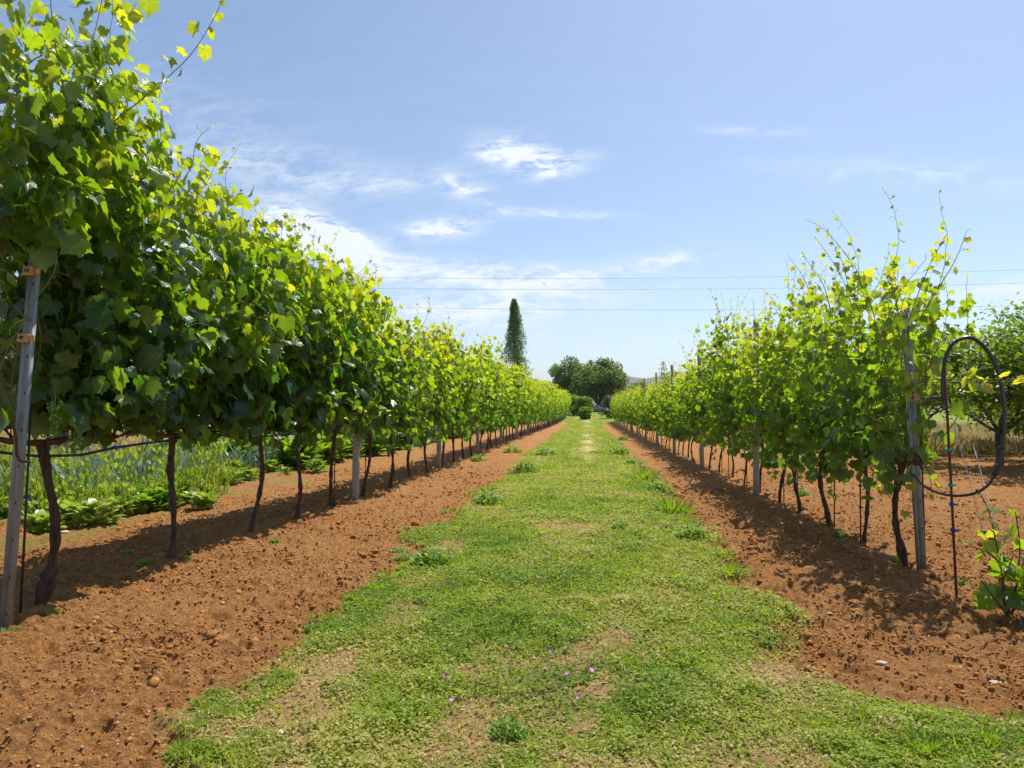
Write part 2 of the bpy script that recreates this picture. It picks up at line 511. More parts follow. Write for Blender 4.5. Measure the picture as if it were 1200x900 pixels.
gme = mesh_np('ground', np.stack((XX, YY, ZZ), -1), q, np.full(len(q), 4), M['ground'],
              {'m_grass': mg.ravel(), 'm_bare': mb.ravel(), 'm_garden': mga.ravel(), 'm_dry': mdr.ravel()}, smooth=True)
ground = obj('ground', gme); ground['kind'] = 'structure'
del XX, YY, ZZ, mga, mdr, q

def gz(x, y):
    m = path_mask(x, y)
    return land(x, y) + soil_relief(np.asarray(x, float), np.asarray(y, float), m)
def gz1(x, y): return float(gz(np.array([x]), np.array([y]))[0])

# ------------------------------------------------------------------ leaf clouds
def interp_outline(keys, angs):
    k = np.array(keys, dtype=float)
    a = np.concatenate((-k[::-1, 0], k[:, 0])) if k[0, 0] > 0 else np.concatenate((-k[:0:-1, 0], k[:, 0]))
    r = np.concatenate((k[::-1, 1], k[:, 1])) if k[0, 0] > 0 else np.concatenate((k[:0:-1, 1], k[:, 1]))
    return np.interp(angs, a, r)
VKEYS = [(0, 1.0), (27, .70), (54, .88), (80, .58), (108, .68), (140, .52), (168, .40), (180, .08)]
def vine_template(hi):
    if hi:
        angs = np.linspace(-176, 176, 29)
        r = interp_outline(VKEYS, angs) * np.where(np.arange(29) % 2 == 0, 1.04, .87)
        ring = interp_outline(VKEYS, angs[::2]) * .55
        v = [(0, 0)] + [(b * math.cos(R(a)), b * math.sin(R(a))) for a, b in zip(angs[::2], ring)] \
            + [(b * math.cos(R(a)), b * math.sin(R(a))) for a, b in zip(angs, r)]
        nr = len(ring); f = []
        for i in range(nr - 1):
            f.append((0, 1 + i, 2 + i))
            o = 1 + nr + 2 * i
            f.append((1 + i, o, o + 1)); f.append((1 + i, o + 1, 2 + i)); f.append((2 + i, o + 1, o + 2))
    else:
        angs = np.array([-168, -108, -80, -54, -27, 0, 27, 54, 80, 108, 168.])
        r = interp_outline(VKEYS, angs)
        v = [(0, 0)] + [(b * math.cos(R(a)), b * math.sin(R(a))) for a, b in zip(angs, r)]
        f = [(0, i, i + 1) for i in range(1, 11)]
    v = np.array(v)
    v3 = np.column_stack((v, np.zeros(len(v))))
    return v3, f
TV_HI, TV_LO = vine_template(True), vine_template(False)
def blade_template(w, segs=3):
    v = []; f = []
    for i in range(segs + 1):
        t = i / segs
        ww = w * (math.sin(math.pi * min(1, .18 + t * .82)) ** .8) if i < segs else 0.0
        if i < segs: v += [(t, -ww, 0), (t, ww, 0)]
        else: v += [(1, 0, 0)]
    for i in range(segs - 1): f.append((2 * i, 2 * i + 1, 2 * i + 3, 2 * i + 2)); f[-1] = (2 * i, 2 * i + 2, 2 * i + 3, 2 * i + 1)
    f.append((2 * segs - 2, 2 * segs, 2 * segs - 1))
    return np.array(v, dtype=float), f
T_OVAL = blade_template(.26, 3)
T_LANCE = blade_template(.12, 2)
T_GRASS = blade_template(.07, 3)
T_TRI = (np.array([(0, -.1, 0), (0, .1, 0), (1, 0, 0)]), [(0, 2, 1)])
T_DIA = (np.array([(0, 0, 0), (.5, -.38, 0), (1, 0, 0), (.5, .38, 0)]), [(0, 1, 2, 3)])
T_BROAD = blade_template(.42, 4)

def leaves_arrays(tmpl, P, T, Nn, size, age, fold=.25, cup=-.3, wav=.06, rg=None):
    rg = rg or rng
    tv, tf = tmpl
    P = np.asarray(P, float); T = np.asarray(T, float); Nn = np.asarray(Nn, float)
    n = len(P)
    T = T / (np.linalg.norm(T, axis=1, keepdims=True) + 1e-9)
    Nn = Nn - T * (Nn * T).sum(1, keepdims=True)
    Nn = Nn / (np.linalg.norm(Nn, axis=1, keepdims=True) + 1e-9)
    B = np.cross(Nn, T)
    x, y_ = tv[:, 0], tv[:, 1]
    r2 = x * x + y_ * y_
    fo = fold * (0.3 + 1.2 * rg.random(n)); cu = cup * (rg.random(n) * 1.5 - .1); ph = rg.random(n) * 6.28
    wa = wav * (.5 + rg.random(n))
    ang = np.arctan2(y_, x)
    z = fo[:, None] * np.abs(y_)[None] + cu[:, None] * r2[None] + wa[:, None] * np.sin(3 * ang[None] + ph[:, None]) * np.sqrt(r2)[None] \
        + .5 * wa[:, None] * np.sin(9 * ang[None] + 2 * ph[:, None]) * r2[None]
    s = np.asarray(size, float)[:, None, None]
    V = P[:, None] + s * (x[None, :, None] * T[:, None] + y_[None, :, None] * B[:, None] + z[..., None] * Nn[:, None])
    k = len(tv)
    loops = []; counts = []
    fl = np.concatenate([np.array(f) for f in tf]); fc = np.array([len(f) for f in tf])
    loops = (fl[None] + (np.arange(n) * k)[:, None]).ravel()
    counts = np.tile(fc, n)
    A = np.repeat(np.asarray(age, float), k)
    LP = np.tile(tv, (n, 1))
    return V.reshape(-1, 3), loops, counts, A, LP
def leaf_mesh(name, mat, batches, lp=False):
    """batches: list of outputs of leaves_arrays"""
    off = 0; L = []
    for b in batches: L.append(b[1] + off); off += len(b[0])
    at_ = {'age': np.concatenate([b[3] for b in batches])}
    if lp: at_['lp'] = np.concatenate([b[4] for b in batches])
    return mesh_np(name, np.concatenate([b[0] for b in batches]), np.concatenate(L), np.concatenate([b[2] for b in batches]), mat, at_)
def unit(v):
    v = np.asarray(v, float); return v / (np.linalg.norm(v, axis=-1, keepdims=True) + 1e-9)

# ------------------------------------------------------------------ grapevines
SUNV = np.array(SUN)
def grow_shoot(rg, start, d0, length, step=.075, wander=.16, up=.10, arch=.0, xpull=0.0):
    p = np.array(start, float); d = unit(np.array(d0, float)); pts = [p.copy()]
    n = max(3, int(length / step))
    for i in range(n):
        d = d + rg.normal(0, wander, 3) * np.array((1, 1, .5)) + np.array((0, 0, up))
        if arch and i > n * .62: d = d + np.array((0, 0, -arch * (i / n)))
        d[0] -= xpull * p[0]
        d = unit(d); p = p + d * step; pts.append(p.copy())
    return np.array(pts)
def shoot_leaves(rg, pts, s0, s1, L, tube=None, r0=.0045, r1=.0012, bare=0.0, sides=4, age0=.25, age1=1.0, pet=None, every=1):
    """leaves at every node of a shoot, alternate, on petioles"""
    n = len(pts)
    side = rg.choice((-1, 1))
    for i in range(1, n, every):
        t = i / (n - 1)
        if rg.random() < bare: continue
        side = -side
        d = unit(pts[i] - pts[i - 1])
        a = rg.uniform(-.9, .9)
        o = unit(np.cross(d, (math.sin(a), math.cos(a) * .25 + .1, .05)) * side + rg.normal(0, .35, 3))
        s = (s0 * (1 - t) + s1 * t) * rg.uniform(.75, 1.2)
        if t > .9: s *= .6
        pl = s * rg.uniform(.7, 1.2)
        q = pts[i] + o * pl + np.array((0, 0, .25 * pl))
        if pet is not None: pet.append((pts[i], (pts[i] + q) / 2 + np.array((0, 0, .1 * pl)), q))
        nn = o * rg.uniform(.1, .7) + SUNV * rg.uniform(.3, 1.2) + rg.normal(0, .30, 3)
        tt = -np.array((0, 0, 1)) * rg.uniform(.1, 1.0) + o * rg.uniform(.4, .9) + rg.normal(0, .35, 3)
        L.append((q, tt, nn, s, np.clip(age0 * (1 - t) + age1 * t ** 1.3 + rg.normal(0, .10), 0, 1)))
    if tube is not None:
        tube.tube(pts, np.linspace(r0, r1, n), sides, cap=False)

def vine_foliage(seed, side, hi, zc, zb, zt, hw, half, nsh, nfill, smax, longs=(), tend=0, cut=None):
    """leaves + shoots of one vine, local frame: origin at the trunk's foot, Y along the row"""
    rg = np.random.default_rng(seed)
    L = []; pet = [] if hi else None; tube = MB(); SPTS = []
    for i in range(nsh):
        yy0 = rg.uniform(-half, half)
        ln = (zt - zc) * rg.uniform(.70, 1.08)
        pts = grow_shoot(rg, (rg.uniform(-.06, .06), yy0, zc + rg.uniform(0, .1)), (rg.normal(0, .42), rg.normal(0, .25), 1),
                         ln * 1.15, .075, .13, .09, .0, .06)
        pts[:, 0] = np.clip(pts[:, 0], -hw * 1.25, hw * 1.25)
        SPTS.append(pts)
        shoot_leaves(rg, pts, smax, smax * .38, L, tube, .0045, .0012, .05, 4 if hi else 3, .12, .85, pet)
    for i in range(max(4, nsh // 2)):      # wilder tips breaking out of the top
        yy0 = rg.uniform(-half, half)
        st = np.array((rg.uniform(-hw, hw) * .7, yy0, zt - rg.uniform(.2, .5)))
        pts = grow_shoot(rg, st, (rg.normal(0, .35), rg.normal(0, .3), 1), rg.uniform(.35, .95 if side == 'left' else 1.15), .060, .12, .06, .14)
        shoot_leaves(rg, pts, smax * .72, smax * .30, L, tube, .003, .001, .05, 4 if hi else 3, .5, 1.0, pet)
    if side == 'right':
        for i in range(5):
            st = np.array((-hw * rg.uniform(.2, .9), rg.uniform(-half, half) * .8, rg.uniform(.75, 1.1)))
            pts = grow_shoot(rg, st, (rg.normal(-.1, .3), rg.normal(0, .4), -.6), rg.uniform(.3, .62), .06, .12, -.16)
            pts[:, 2] = np.maximum(pts[:, 2], .2); SPTS.append(pts)
            shoot_leaves(rg, pts, smax * .9, smax * .5, L, tube, .003, .001, .05, 3, .2, .7, pet)
    for i in range(int(nsh * .7)):      # laterals and shoots hanging at the flanks
        sx = rg.choice((-1, 1))
        st = np.array((sx * hw * rg.uniform(.4, .9), rg.uniform(-half, half), rg.uniform(zc + .1, zt - .3)))
        pts = grow_shoot(rg, st, (sx * 1.0, rg.normal(0, .5), .1), rg.uniform(.2, .5), .06, .2, -.10)
        shoot_leaves(rg, pts, smax * .75, smax * .35, L, tube, .0025, .001, .05, 3, .3, .8, pet)
    for (pts, s0, s1, a0) in longs:
        shoot_leaves(rg, pts, s0, s1, L, tube, .005, .0015, .12, 5, a0, 1.0, pet, 1)
    # inner and flank leaves of the laterals
    n = nfill
    z = zb + (zt - zb) * rg.random(n) ** .92
    yv = rg.uniform(-half, half, n)
    zlo = zb + (.34 if side == 'left' else .22) * (vnoise(yv * 3.2 + seed * 1.3, yv * 0 + seed) - .55)
    z = np.maximum(z, zlo + .1 * rg.random(n)); z = np.where((z < zb + .35), z - (zb - zlo) * .8, z)
    prof = (.62 + .38 * np.sin(np.clip((z - zb) / (zt - zb), 0, 1) * math.pi * .9 + .3)) * hw
    clump = .75 + .5 * vnoise(z * 3.1 + seed, rg.random(n) * 0 + seed * 1.7)
    x = np.sign(rg.random(n) - .5) * prof * clump * (rg.random(n) ** .45)
    lump = .10 * (vnoise(yv * 4 + seed, z * 4) - .5) * 2
    x = x + lump
    ns = int(n * (.62 if side == 'left' else .82)); SP_ = np.concatenate(SPTS); q_ = SP_[rg.integers(0, len(SP_), ns)]
    x[:ns] = q_[:, 0] + rg.normal(0, .12, ns); yv[:ns] = q_[:, 1] + rg.normal(0, .10, ns); z[:ns] = np.maximum(np.minimum(q_[:, 2] + rg.normal(0, .10, ns), zt + .15), zlo[:ns] + .15 * rg.random(ns))
    o = np.column_stack((np.sign(x) * rg.uniform(.3, 1, n), rg.normal(0, .45, n), rg.uniform(0, .6, n)))
    nn = o * rg.uniform(.1, .8, n)[:, None] + SUNV[None] * rg.uniform(.3, 1.2, n)[:, None] + rg.normal(0, .30, (n, 3))
    tt = o * rg.uniform(.1, .5, n)[:, None] - np.column_stack((np.zeros(n), np.zeros(n), rg.uniform(.4, 1.2, n))) + rg.normal(0, .35, (n, 3))
    sz = smax * rg.uniform(.6, 1.12, n) * (1 - .25 * (z - zb) / (zt - zb))
    ag = np.clip((.08 if side == 'left' else -.02) + .66 * ((z - zb) / (zt - zb)) ** 2 + rg.normal(0, .14, n) + np.where(rg.random(n) < .10, .35, 0) + .9 * (vnoise(yv * 2.2 + seed * 3.3, z * 1.7) - .5) * .5, 0, .95)  # younger leaves higher up, with the sunlit canopy top also painted into their tone
    if cut: 
        kk = ~((yv < cut[0]) & (z < cut[1]) & (rg.random(n) < .96)); x, yv, z, nn, tt, sz, ag = x[kk], yv[kk], z[kk], nn[kk], tt[kk], sz[kk], ag[kk]
        L = [l for l in L if not (cut[0] - cut[2] < l[0][1] < cut[0] and l[0][2] < cut[1] and rg.random() < .9)]
    P = np.array([l[0] for l in L] ); T = np.array([l[1] for l in L]); Nn = np.array([l[2] for l in L])
    S = np.array([l[3] for l in L]); A = np.array([l[4] for l in L])
    P = np.concatenate((P, np.column_stack((x, yv, z)))); T = np.concatenate((T, tt)); Nn = np.concatenate((Nn, nn))
    S = np.concatenate((S, sz)); A = np.concatenate((A, ag))
    if hi:
        for a_, b_, c_ in pet: tube.tube((a_, b_, c_), (.0016, .0013, .001), 3, cap=False)
    mat = M['vine_leaf'] if side == 'left' else M['vine_leaf_pale']
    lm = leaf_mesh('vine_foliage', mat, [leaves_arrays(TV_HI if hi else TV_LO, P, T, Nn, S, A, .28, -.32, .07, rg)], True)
    nf0 = len(tube.c)
    if tend:
        tendrils(rg, tube, [(rg.uniform(-hw * .4, hw + .1) * (1 if side == 'left' else -1), rg.uniform(-half, half), rg.uniform(zc + .6, zt + .35)) for _ in range(tend)])
    sm = tube.mesh('vine_shoots', M['shoot'])
    sm.materials.append(M['tendril'])
    mi = np.zeros(len(sm.polygons), dtype=np.int32); mi[nf0:] = 1
    sm.polygons.foreach_set('material_index', mi)
    return lm, sm

def tendrils(rg, m, spots):
    for s in spots:
        d = unit(rg.normal(0, 1, 3) + np.array((.3, -.3, -.3))); p = np.array(s, float); pts = [p]
        cur = rg.normal(0, 1, 3); ln = rg.integers(7, 14)
        for i in range(ln):
            d = unit(d + .28 * np.cross(d, unit(cur)) * (1 + i * .1) + rg.normal(0, .12, 3)); p = p + d * .022; pts.append(p)
        m.tube(pts, np.linspace(.0016, .0007, len(pts)), 3, cap=False)

def trunk_mesh(seed, h, r=.028, lean=.05, knob=None, foot=1.3):
    rg = np.random.default_rng(seed); m = MB()
    n = 16; t = np.linspace(0, 1, n)
    w1, w2, p1, p2 = rg.uniform(.015, .05), rg.uniform(.015, .04), rg.uniform(0, 6), rg.uniform(0, 6)
    pts = np.column_stack((w1 * np.sin(t * 5 + p1) - w1 * math.sin(p1) + lean * .3 * t, w2 * np.sin(t * 4 + p2) - w2 * math.sin(p2) + lean * t, -.06 + (h + .06) * t))
    rad = r * (1 + (foot - 1) * np.exp(-t * 9)) * (1 + .17 * rg.normal(0, 1, n))
    if knob:
        for (kt, ks) in knob: rad = rad * (1 + ks * np.exp(-((t - kt) / .06) ** 2))
    rad[-3:] *= 1.15
    tt = np.linspace(0, 1, 34)
    P2 = np.column_stack([np.interp(tt, t, pts[:, i]) for i in range(3)]); r2 = np.interp(tt, t, rad)
    m.tube(P2, r2, 10, True, .20)
    return m, pts[-1]
def arms_mesh(seed, top, half, zc):
    """the old wood of the cordon, left and right of the trunk's head"""
    rg = np.random.default_rng(seed); m = MB()
    for s in (-1, 1):
        n = 14; t = np.linspace(0, 1, n)
        pts = np.column_stack((top[0] * (1 - t) + .02 * np.sin(t * 7 + rg.uniform(0, 6)) * t, top[1] + s * half * t * 1.02,
                               top[2] + (zc - top[2]) * t + .035 * np.sin(t * 6 + rg.uniform(0, 6)) * t))
        m.tube(pts, np.linspace(.022, .009, n) * (1 + .1 * rg.normal(0, 1, n)), 7, True, .12)
    for k in range(5):
        y0 = rg.uniform(-half, half); z0 = zc
        m.tube([(0, y0, z0 - .01), (rg.normal(0, .02), y0 + rg.normal(0, .02), z0 + .04), (rg.normal(0, .04), y0 + rg.normal(0, .03), z0 + .09)], (.010, .008, .006), 5)
    return m.mesh('cordon', M['arm_bark'])
def grape_mesh(seed, n=60, ln=.19, w=.045):
    rg = np.random.default_rng(seed); m = MB()
    m.tube([(0, 0, .05), (0, 0, 0), (0, 0, -ln * .9)], (.003, .003, .002), 4)
    for i in range(n):
        t = rg.random() ** .8; rr = w * (1 - .65 * t) * math.sqrt(rg.random())
        a = rg.uniform(0, 6.28)
        m.ball((rr * math.cos(a), rr * math.sin(a), -ln * t), rg.uniform(.0075, .0105), 7, 5)
    return m.mesh('grape_bunch', M['grape'])

ORD = ('first second third fourth fifth sixth seventh eighth ninth tenth eleventh twelfth thirteenth fourteenth fifteenth '
       'sixteenth seventeenth eighteenth nineteenth twentieth').split()
ORD += ['twenty-' + o for o in ORD[:9]] + ['thirtieth'] + ['thirty-' + o for o in ORD[:9]]

FINE = .07
def L_of(pts_px, Y, X0, Y0, Z0):
    """a course given as photograph points with a distance each, in a vine's local frame"""
    out = []
    for i, (a, b) in enumerate(pts_px):
        yv = Y[i] if hasattr(Y, '__len__') else Y
        p = at(a, b, yv); out.append((p[0] - X0, p[1] - Y0, p[2] - Z0))
    out = np.array(out)
    d = np.concatenate(([0], np.cumsum(np.linalg.norm(np.diff(out, axis=0), axis=1))))
    t = np.linspace(0, d[-1], max(4, int(d[-1] / FINE)))
    sm = np.column_stack([np.interp(t, d, out[:, i]) for i in range(3)])
    k = np.array((.25, .5, .25))
    for _ in range(2):
        s2 = sm.copy()
        for i in range(3): s2[1:-1, i] = np.convolve(sm[:, i], k, 'valid')
        sm = s2
    return sm

def put_vine(X, Y, parts, label, group, flip, scl=(1, 1, 1)):
    z = gz1(X, Y)
    root = empty('grapevine', (X, Y, z), 0.0)
    root.scale = (scl[0] * (1 if not flip else 1), scl[1], scl[2])
    tag(root, label, 'grapevine', group)
    for nm, me in parts:
        c = bpy.data.objects.new(nm, me); link(c, root)
    return root

# ---- left row
LX = -3.1
def lx(Y): return -3.24 + .035 * (min(Y, 12) - 4.5) + .009 * max(0, Y - 12)
left_px = [30, 203, 295, 348, 398, 428, 462, 485, 499]
left_Y = [3.79, 5.01, 6.2, 7.15, 8.1, 9.15, 10.3, 11.45, 12.6]
while left_Y[-1] < 76: left_Y.append(left_Y[-1] + 1.16 + random.uniform(-.07, .07))
left_looks = [
    'tallest leafy grapevine at the near left, beside the metal post, with a green grape bunch',
    'dense grapevine with an arching bare trunk, second from the near end of the left row',
    'thick grapevine with a straight dark trunk, third from the near end of the left row',
    'dark green grapevine with a stake at its trunk, fourth in the left row',
    'bushy grapevine with blue ties on its trunk, fifth in the left row']
LZC, LZT, LHW = 1.0, 2.80, .44
def left_parts(seed, hi, longs=(), zt=LZT, nf=None, half=.62, knob=None, extra_t=0, th=.95, rr=.03, cut=None, zb=.86):
    lm, sh = vine_foliage(seed, 'left', hi, LZC, zb, zt, LHW, half, 14, nf or 760, .118 if hi else .106, longs, extra_t, cut)
    tm, top = trunk_mesh(seed, th, rr, .05, knob)
    p = [('trunk', tm.mesh('vine_trunk', M['bark'])), ('cordon', arms_mesh(seed, top, half, LZC)), ('shoots', sh), ('foliage', lm)]
    return p
variantsL = [left_parts(300 + i, False, half=.60, zt=2.42 + (.20 if i % 2 else -.08) + .06 * (i % 3), zb=.62, rr=.024) for i in range(8)]
Z0 = gz1(LX, left_Y[0])
for i, Y in enumerate(left_Y):
    g = 'grapevines of the left row'
    if i < 6:
        longs = []; zg = gz1(lx(Y), Y); LXl = lx(Y)
        if i == 0:
            longs = [(L_of([(60, 215), (128, 146), (175, 110), (225, 65), (255, 15), (270, -25)], [4.0, 3.92, 3.86, 3.8, 3.74, 3.7], LXl, Y, zg), .092, .055, .5),
                     (L_of([(95, 180), (70, 90), (58, 0), (62, -60)], [3.9, 3.7, 3.6, 3.5], LXl, Y, zg), .09, .05, .4),
                     (L_of([(70, 200), (95, 90), (115, 25), (124, -30)], [4.1, 4.0, 3.95, 3.9], LXl, Y, zg), .09, .05, .5),
                     (L_of([(0, 120), (30, 70), (90, 50), (130, 60)], [3.6, 3.6, 3.7, 3.8], LXl, Y, zg), .09, .05, .5),
                     (L_of([(0, 60), (12, 100), (60, 130), (100, 150)], [3.5, 3.5, 3.6, 3.7], LXl, Y, zg), .09, .055, .4)]
        if i == 1:
            longs = [(L_of([(175, 250), (190, 190), (182, 140), (175, 120)], 4.9, LXl, Y, zg), .075, .04, .5),
                     (L_of([(200, 230), (230, 190), (225, 165), (245, 150)], 5.1, LXl, Y, zg), .07, .04, .6)]
        if i == 2:
            longs = [(L_of([(345, 325), (325, 285), (300, 248), (284, 226)], 6.3, LXl, Y, zg), .07, .04, .5)]
        if i == 4:
            longs = [(L_of([(395, 350), (415, 325), (430, 312), (436, 300)], 8.6, LXl, Y, zg), .07, .04, .6)]
        if i == 5:
            longs = [(L_of([(480, 400), (500, 375), (505, 352), (500, 345)], 10.5, LXl, Y, zg), .07, .04, .6)]
        parts = left_parts(40 + i, True, longs, zt=[3.42, 3.06, 2.90, 2.84, 2.80, 2.84][i], nf=[2000, 1450, 1250, 1050, 900, 850][i], cut=(-.10, 2.05, 9) if i == 0 else None, zb=[1.02, 1.02, 1.0, .95, .88, .80][i], half=[.66, .72, .64, .64, .66, .66][i],
                           knob=[(.12, .75), (.19, .3)] if i == 0 else [(.05, .35)], extra_t=[60, 30, 16, 8, 0, 0][i],
                           rr=[.027, .024, .020, .020, .021, .021][i])
        lab = left_looks[i] if i < 5 else 'grapevine just behind the second post of the left row, sixth vine'
        v = put_vine(lx(Y), Y, parts, lab, g, False)
        if i == 0:
            for k, (px, py, yv) in enumerate([(65, 470, 3.62), (88, 505, 3.75)]):
                pp = at(px, py, yv)
                b = obj('grape_bunch', grape_mesh(k, 75 if k == 0 else 45, .21 if k == 0 else .13), v, (pp[0] - LXl, pp[1] - Y, pp[2] - zg))
    elif Y < 36:
        put_vine(lx(Y), Y, variantsL[(i * 3) % 8], f'leafy green grapevine, {ORD[i]} from the near end of the left row', g, bool((i // 6) % 2), (1, 1, random.uniform(.90, 1.09)))
    else:
        put_vine(lx(Y), Y, variantsL[(i * 5 + 1) % 8], 'small distant grapevine towards the far end of the left row', 'far grapevines of the left row', bool((i // 6) % 2), (1, 1, random.uniform(.90, 1.09)))

# ---- right row
RX = 2.45
right_Y = [5.45, 6.44, 7.32, 8.24, 9.1, 10.1]
while right_Y[-1] < 60: right_Y.append(right_Y[-1] + .98 + random.uniform(-.07, .07))
right_looks = [
    'tall grapevine climbing the near right metal post, its shoots above the rest',
    'pale green grapevine with long arching shoots, second from the near end of the right row',
    'upright leafy grapevine with a leaning trunk, third in the right row',
    'leafy grapevine with a stake at its crooked trunk, fourth in the right row',
    'leafy grapevine with shoots low on its trunk, fifth in the right row']
RZC, RZT, RHW = .78, 2.35, .26
def right_parts(seed, hi, longs=(), zt=RZT, nf=None, half=.54, extra_t=0, th=.76, rr=.02, knob=None, cut=None):
    lm, sh = vine_foliage(seed, 'right', hi, RZC, .50, zt, RHW, half, 14, nf or 560, .088 if hi else .086, longs, extra_t, cut)
    tm, top = trunk_mesh(seed, th, rr, .05, knob)
    p = [('trunk', tm.mesh('vine_trunk', M['bark'])), ('cordon', arms_mesh(seed, top, half, RZC)), ('shoots', sh), ('foliage', lm)]
    return p
variantsR = [right_parts(500 + i, False, nf=[330, 470, 400, 290, 450, 370, 500, 310][i], half=[.40, .44, .34, .30, .42, .36, .46, .34][i], zt=1.82 + (.22 if i % 2 else 0) + .08 * (i % 3), rr=.016) for i in range(8)]
for i, Y in enumerate(right_Y):
    g = 'grapevines of the right row'
    if i < 5:
        zg = gz1(RX, Y); longs = []
        if i == 0:
            longs = [(L_of([(1062, 420), (1085, 350), (1105, 300), (1122, 272)], 5.2, RX, Y, zg), .068, .042, .4),
                     (L_of([(1085, 380), (1115, 330), (1135, 300), (1146, 266)], 5.1, RX, Y, zg), .075, .045, .35),
                     (L_of([(1050, 400), (1065, 340), (1090, 310), (1098, 300)], 5.3, RX, Y, zg), .075, .045, .35),
                     (L_of([(1075, 450), (1100, 440), (1150, 441), (1230, 440)], [5.1, 4.9, 4.6, 4.3], RX, Y, zg), .07, .06, .55),
                     (L_of([(1060, 500), (1068, 440), (1072, 390), (1062, 345), (1055, 320)], 5.12, RX, Y, zg), .072, .05, .3),
                     (L_of([(1085, 470), (1078, 420), (1062, 380), (1075, 340)], 5.05, RX, Y, zg), .07, .05, .4),
                     (L_of([(1075, 452), (1110, 443), (1160, 444), (1230, 443)], [5.1, 4.85, 4.62, 4.3], RX, Y, zg), .07, .06, .6),
                     (L_of([(1085, 520), (1100, 540), (1108, 560), (1105, 580)], 5.05, RX, Y, zg), .06, .04, .5)]
        if i == 1:
            longs = [(L_of([(1040, 430), (1022, 362), (1005, 315), (985, 290), (965, 266), (946, 258)], 6.3, RX, Y, zg), .068, .036, .4),
                     (L_of([(1010, 400), (990, 330), (972, 300), (955, 278)], 6.5, RX, Y, zg), .062, .034, .4)]
        if i == 2:
            longs = [(L_of([(960, 380), (945, 330), (932, 310), (922, 298)], 7.4, RX, Y, zg), .062, .034, .5),
                     (L_of([(975, 370), (965, 330), (952, 315), (940, 296)], 7.1, RX, Y, zg), .062, .034, .5)]
        if i == 4:
            longs = [(L_of([(895, 420), (885, 380), (882, 350)], 9.2, RX, Y, zg), .062, .034, .5)]
        parts = right_parts(70 + i, True, longs, zt=[2.05, 2.35, 2.20, 2.42, 2.15][i], nf=[330, 470, 440, 400, 380][i], half=[.30, .40, .36, .36, .38][i],
                            extra_t=[14, 10, 8, 4, 0][i], rr=[.021, .016, .022, .022, .018][i], knob=[(.22, .6)] if i == 0 else None, cut=(.0, 1.62, .30) if i == 0 else None)
        put_vine(RX - (.075 if i == 0 else 0), Y, parts, right_looks[i], g, False)
    elif Y < 36:
        put_vine(RX, Y, variantsR[(i * 3) % 8], f'bright green grapevine, {ORD[i]} from the near end of the right row', g, bool((i // 6) % 2), (1, 1, (random.uniform(.96, 1.20) if Y < 16 else random.uniform(.78, 1.0))))
    else:
        put_vine(RX, Y, variantsR[(i * 5 + 1) % 8], 'small distant grapevine towards the far end of the right row', 'far grapevines of the right row', bool((i // 6) % 2), (1, 1, random.uniform(.88, 1.10)))

# ---- the young vine at the near right
YVX, YVY = 2.39, 4.24
zg = gz1(YVX, YVY)
yv = empty('young_grapevine', (YVX, YVY, zg))
tag(yv, 'young low grapevine with broad leaves and a teal tie, at the right edge', 'grapevine')
L = []; tb = MB(); rg = np.random.default_rng(8)
FINE = .045
for c, a0 in ((L_of([(1180, 722), (1176, 680), (1168, 640), (1160, 600), (1150, 580)], [4.24, 4.24, 4.27, 4.32, 4.32], YVX, YVY, zg), .35),
              (L_of([(1180, 722), (1190, 690), (1198, 660), (1210, 640)], 4.24, YVX, YVY, zg), .3),
              (L_of([(1180, 715), (1170, 690), (1180, 670), (1188, 650)], 4.17, YVX, YVY, zg), .2),
              (L_of([(1182, 720), (1192, 705), (1205, 700)], 4.12, YVX, YVY, zg), .1),
              (L_of([(1186, 722), (1192, 680), (1196, 640), (1190, 600)], 4.3, YVX, YVY, zg), .25),
              (L_of([(1178, 718), (1165, 700), (1155, 690), (1150, 680)], 4.15, YVX, YVY, zg), .15),
              (L_of([(1184, 720), (1200, 700), (1212, 690), (1220, 670)], 4.2, YVX, YVY, zg), .3),
              (L_of([(1172, 660), (1160, 645), (1145, 640), (1130, 640)], 4.27, YVX, YVY, zg), .6)):
    shoot_leaves(rg, c, .088, .055, L, tb, .006, .003, .02, 5, a0, a0 + .35, every=1)
P, T, Nn, S, A = [np.array([l[k] for l in L]) for k in range(5)]
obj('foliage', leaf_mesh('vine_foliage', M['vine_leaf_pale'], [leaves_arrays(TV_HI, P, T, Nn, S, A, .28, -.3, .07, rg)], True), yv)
tb.build('stem', M['arm_bark'], yv)
m = MB(); tp = at(1177, 655, 4.25) - np.array((YVX, YVY, zg)); m.box(tp, (.012, .012, .03)); m.box(tp + (.012, 0, -.012), (.02, .006, .012)); m.build('tie', M['teal_tie'], yv, smooth=False)

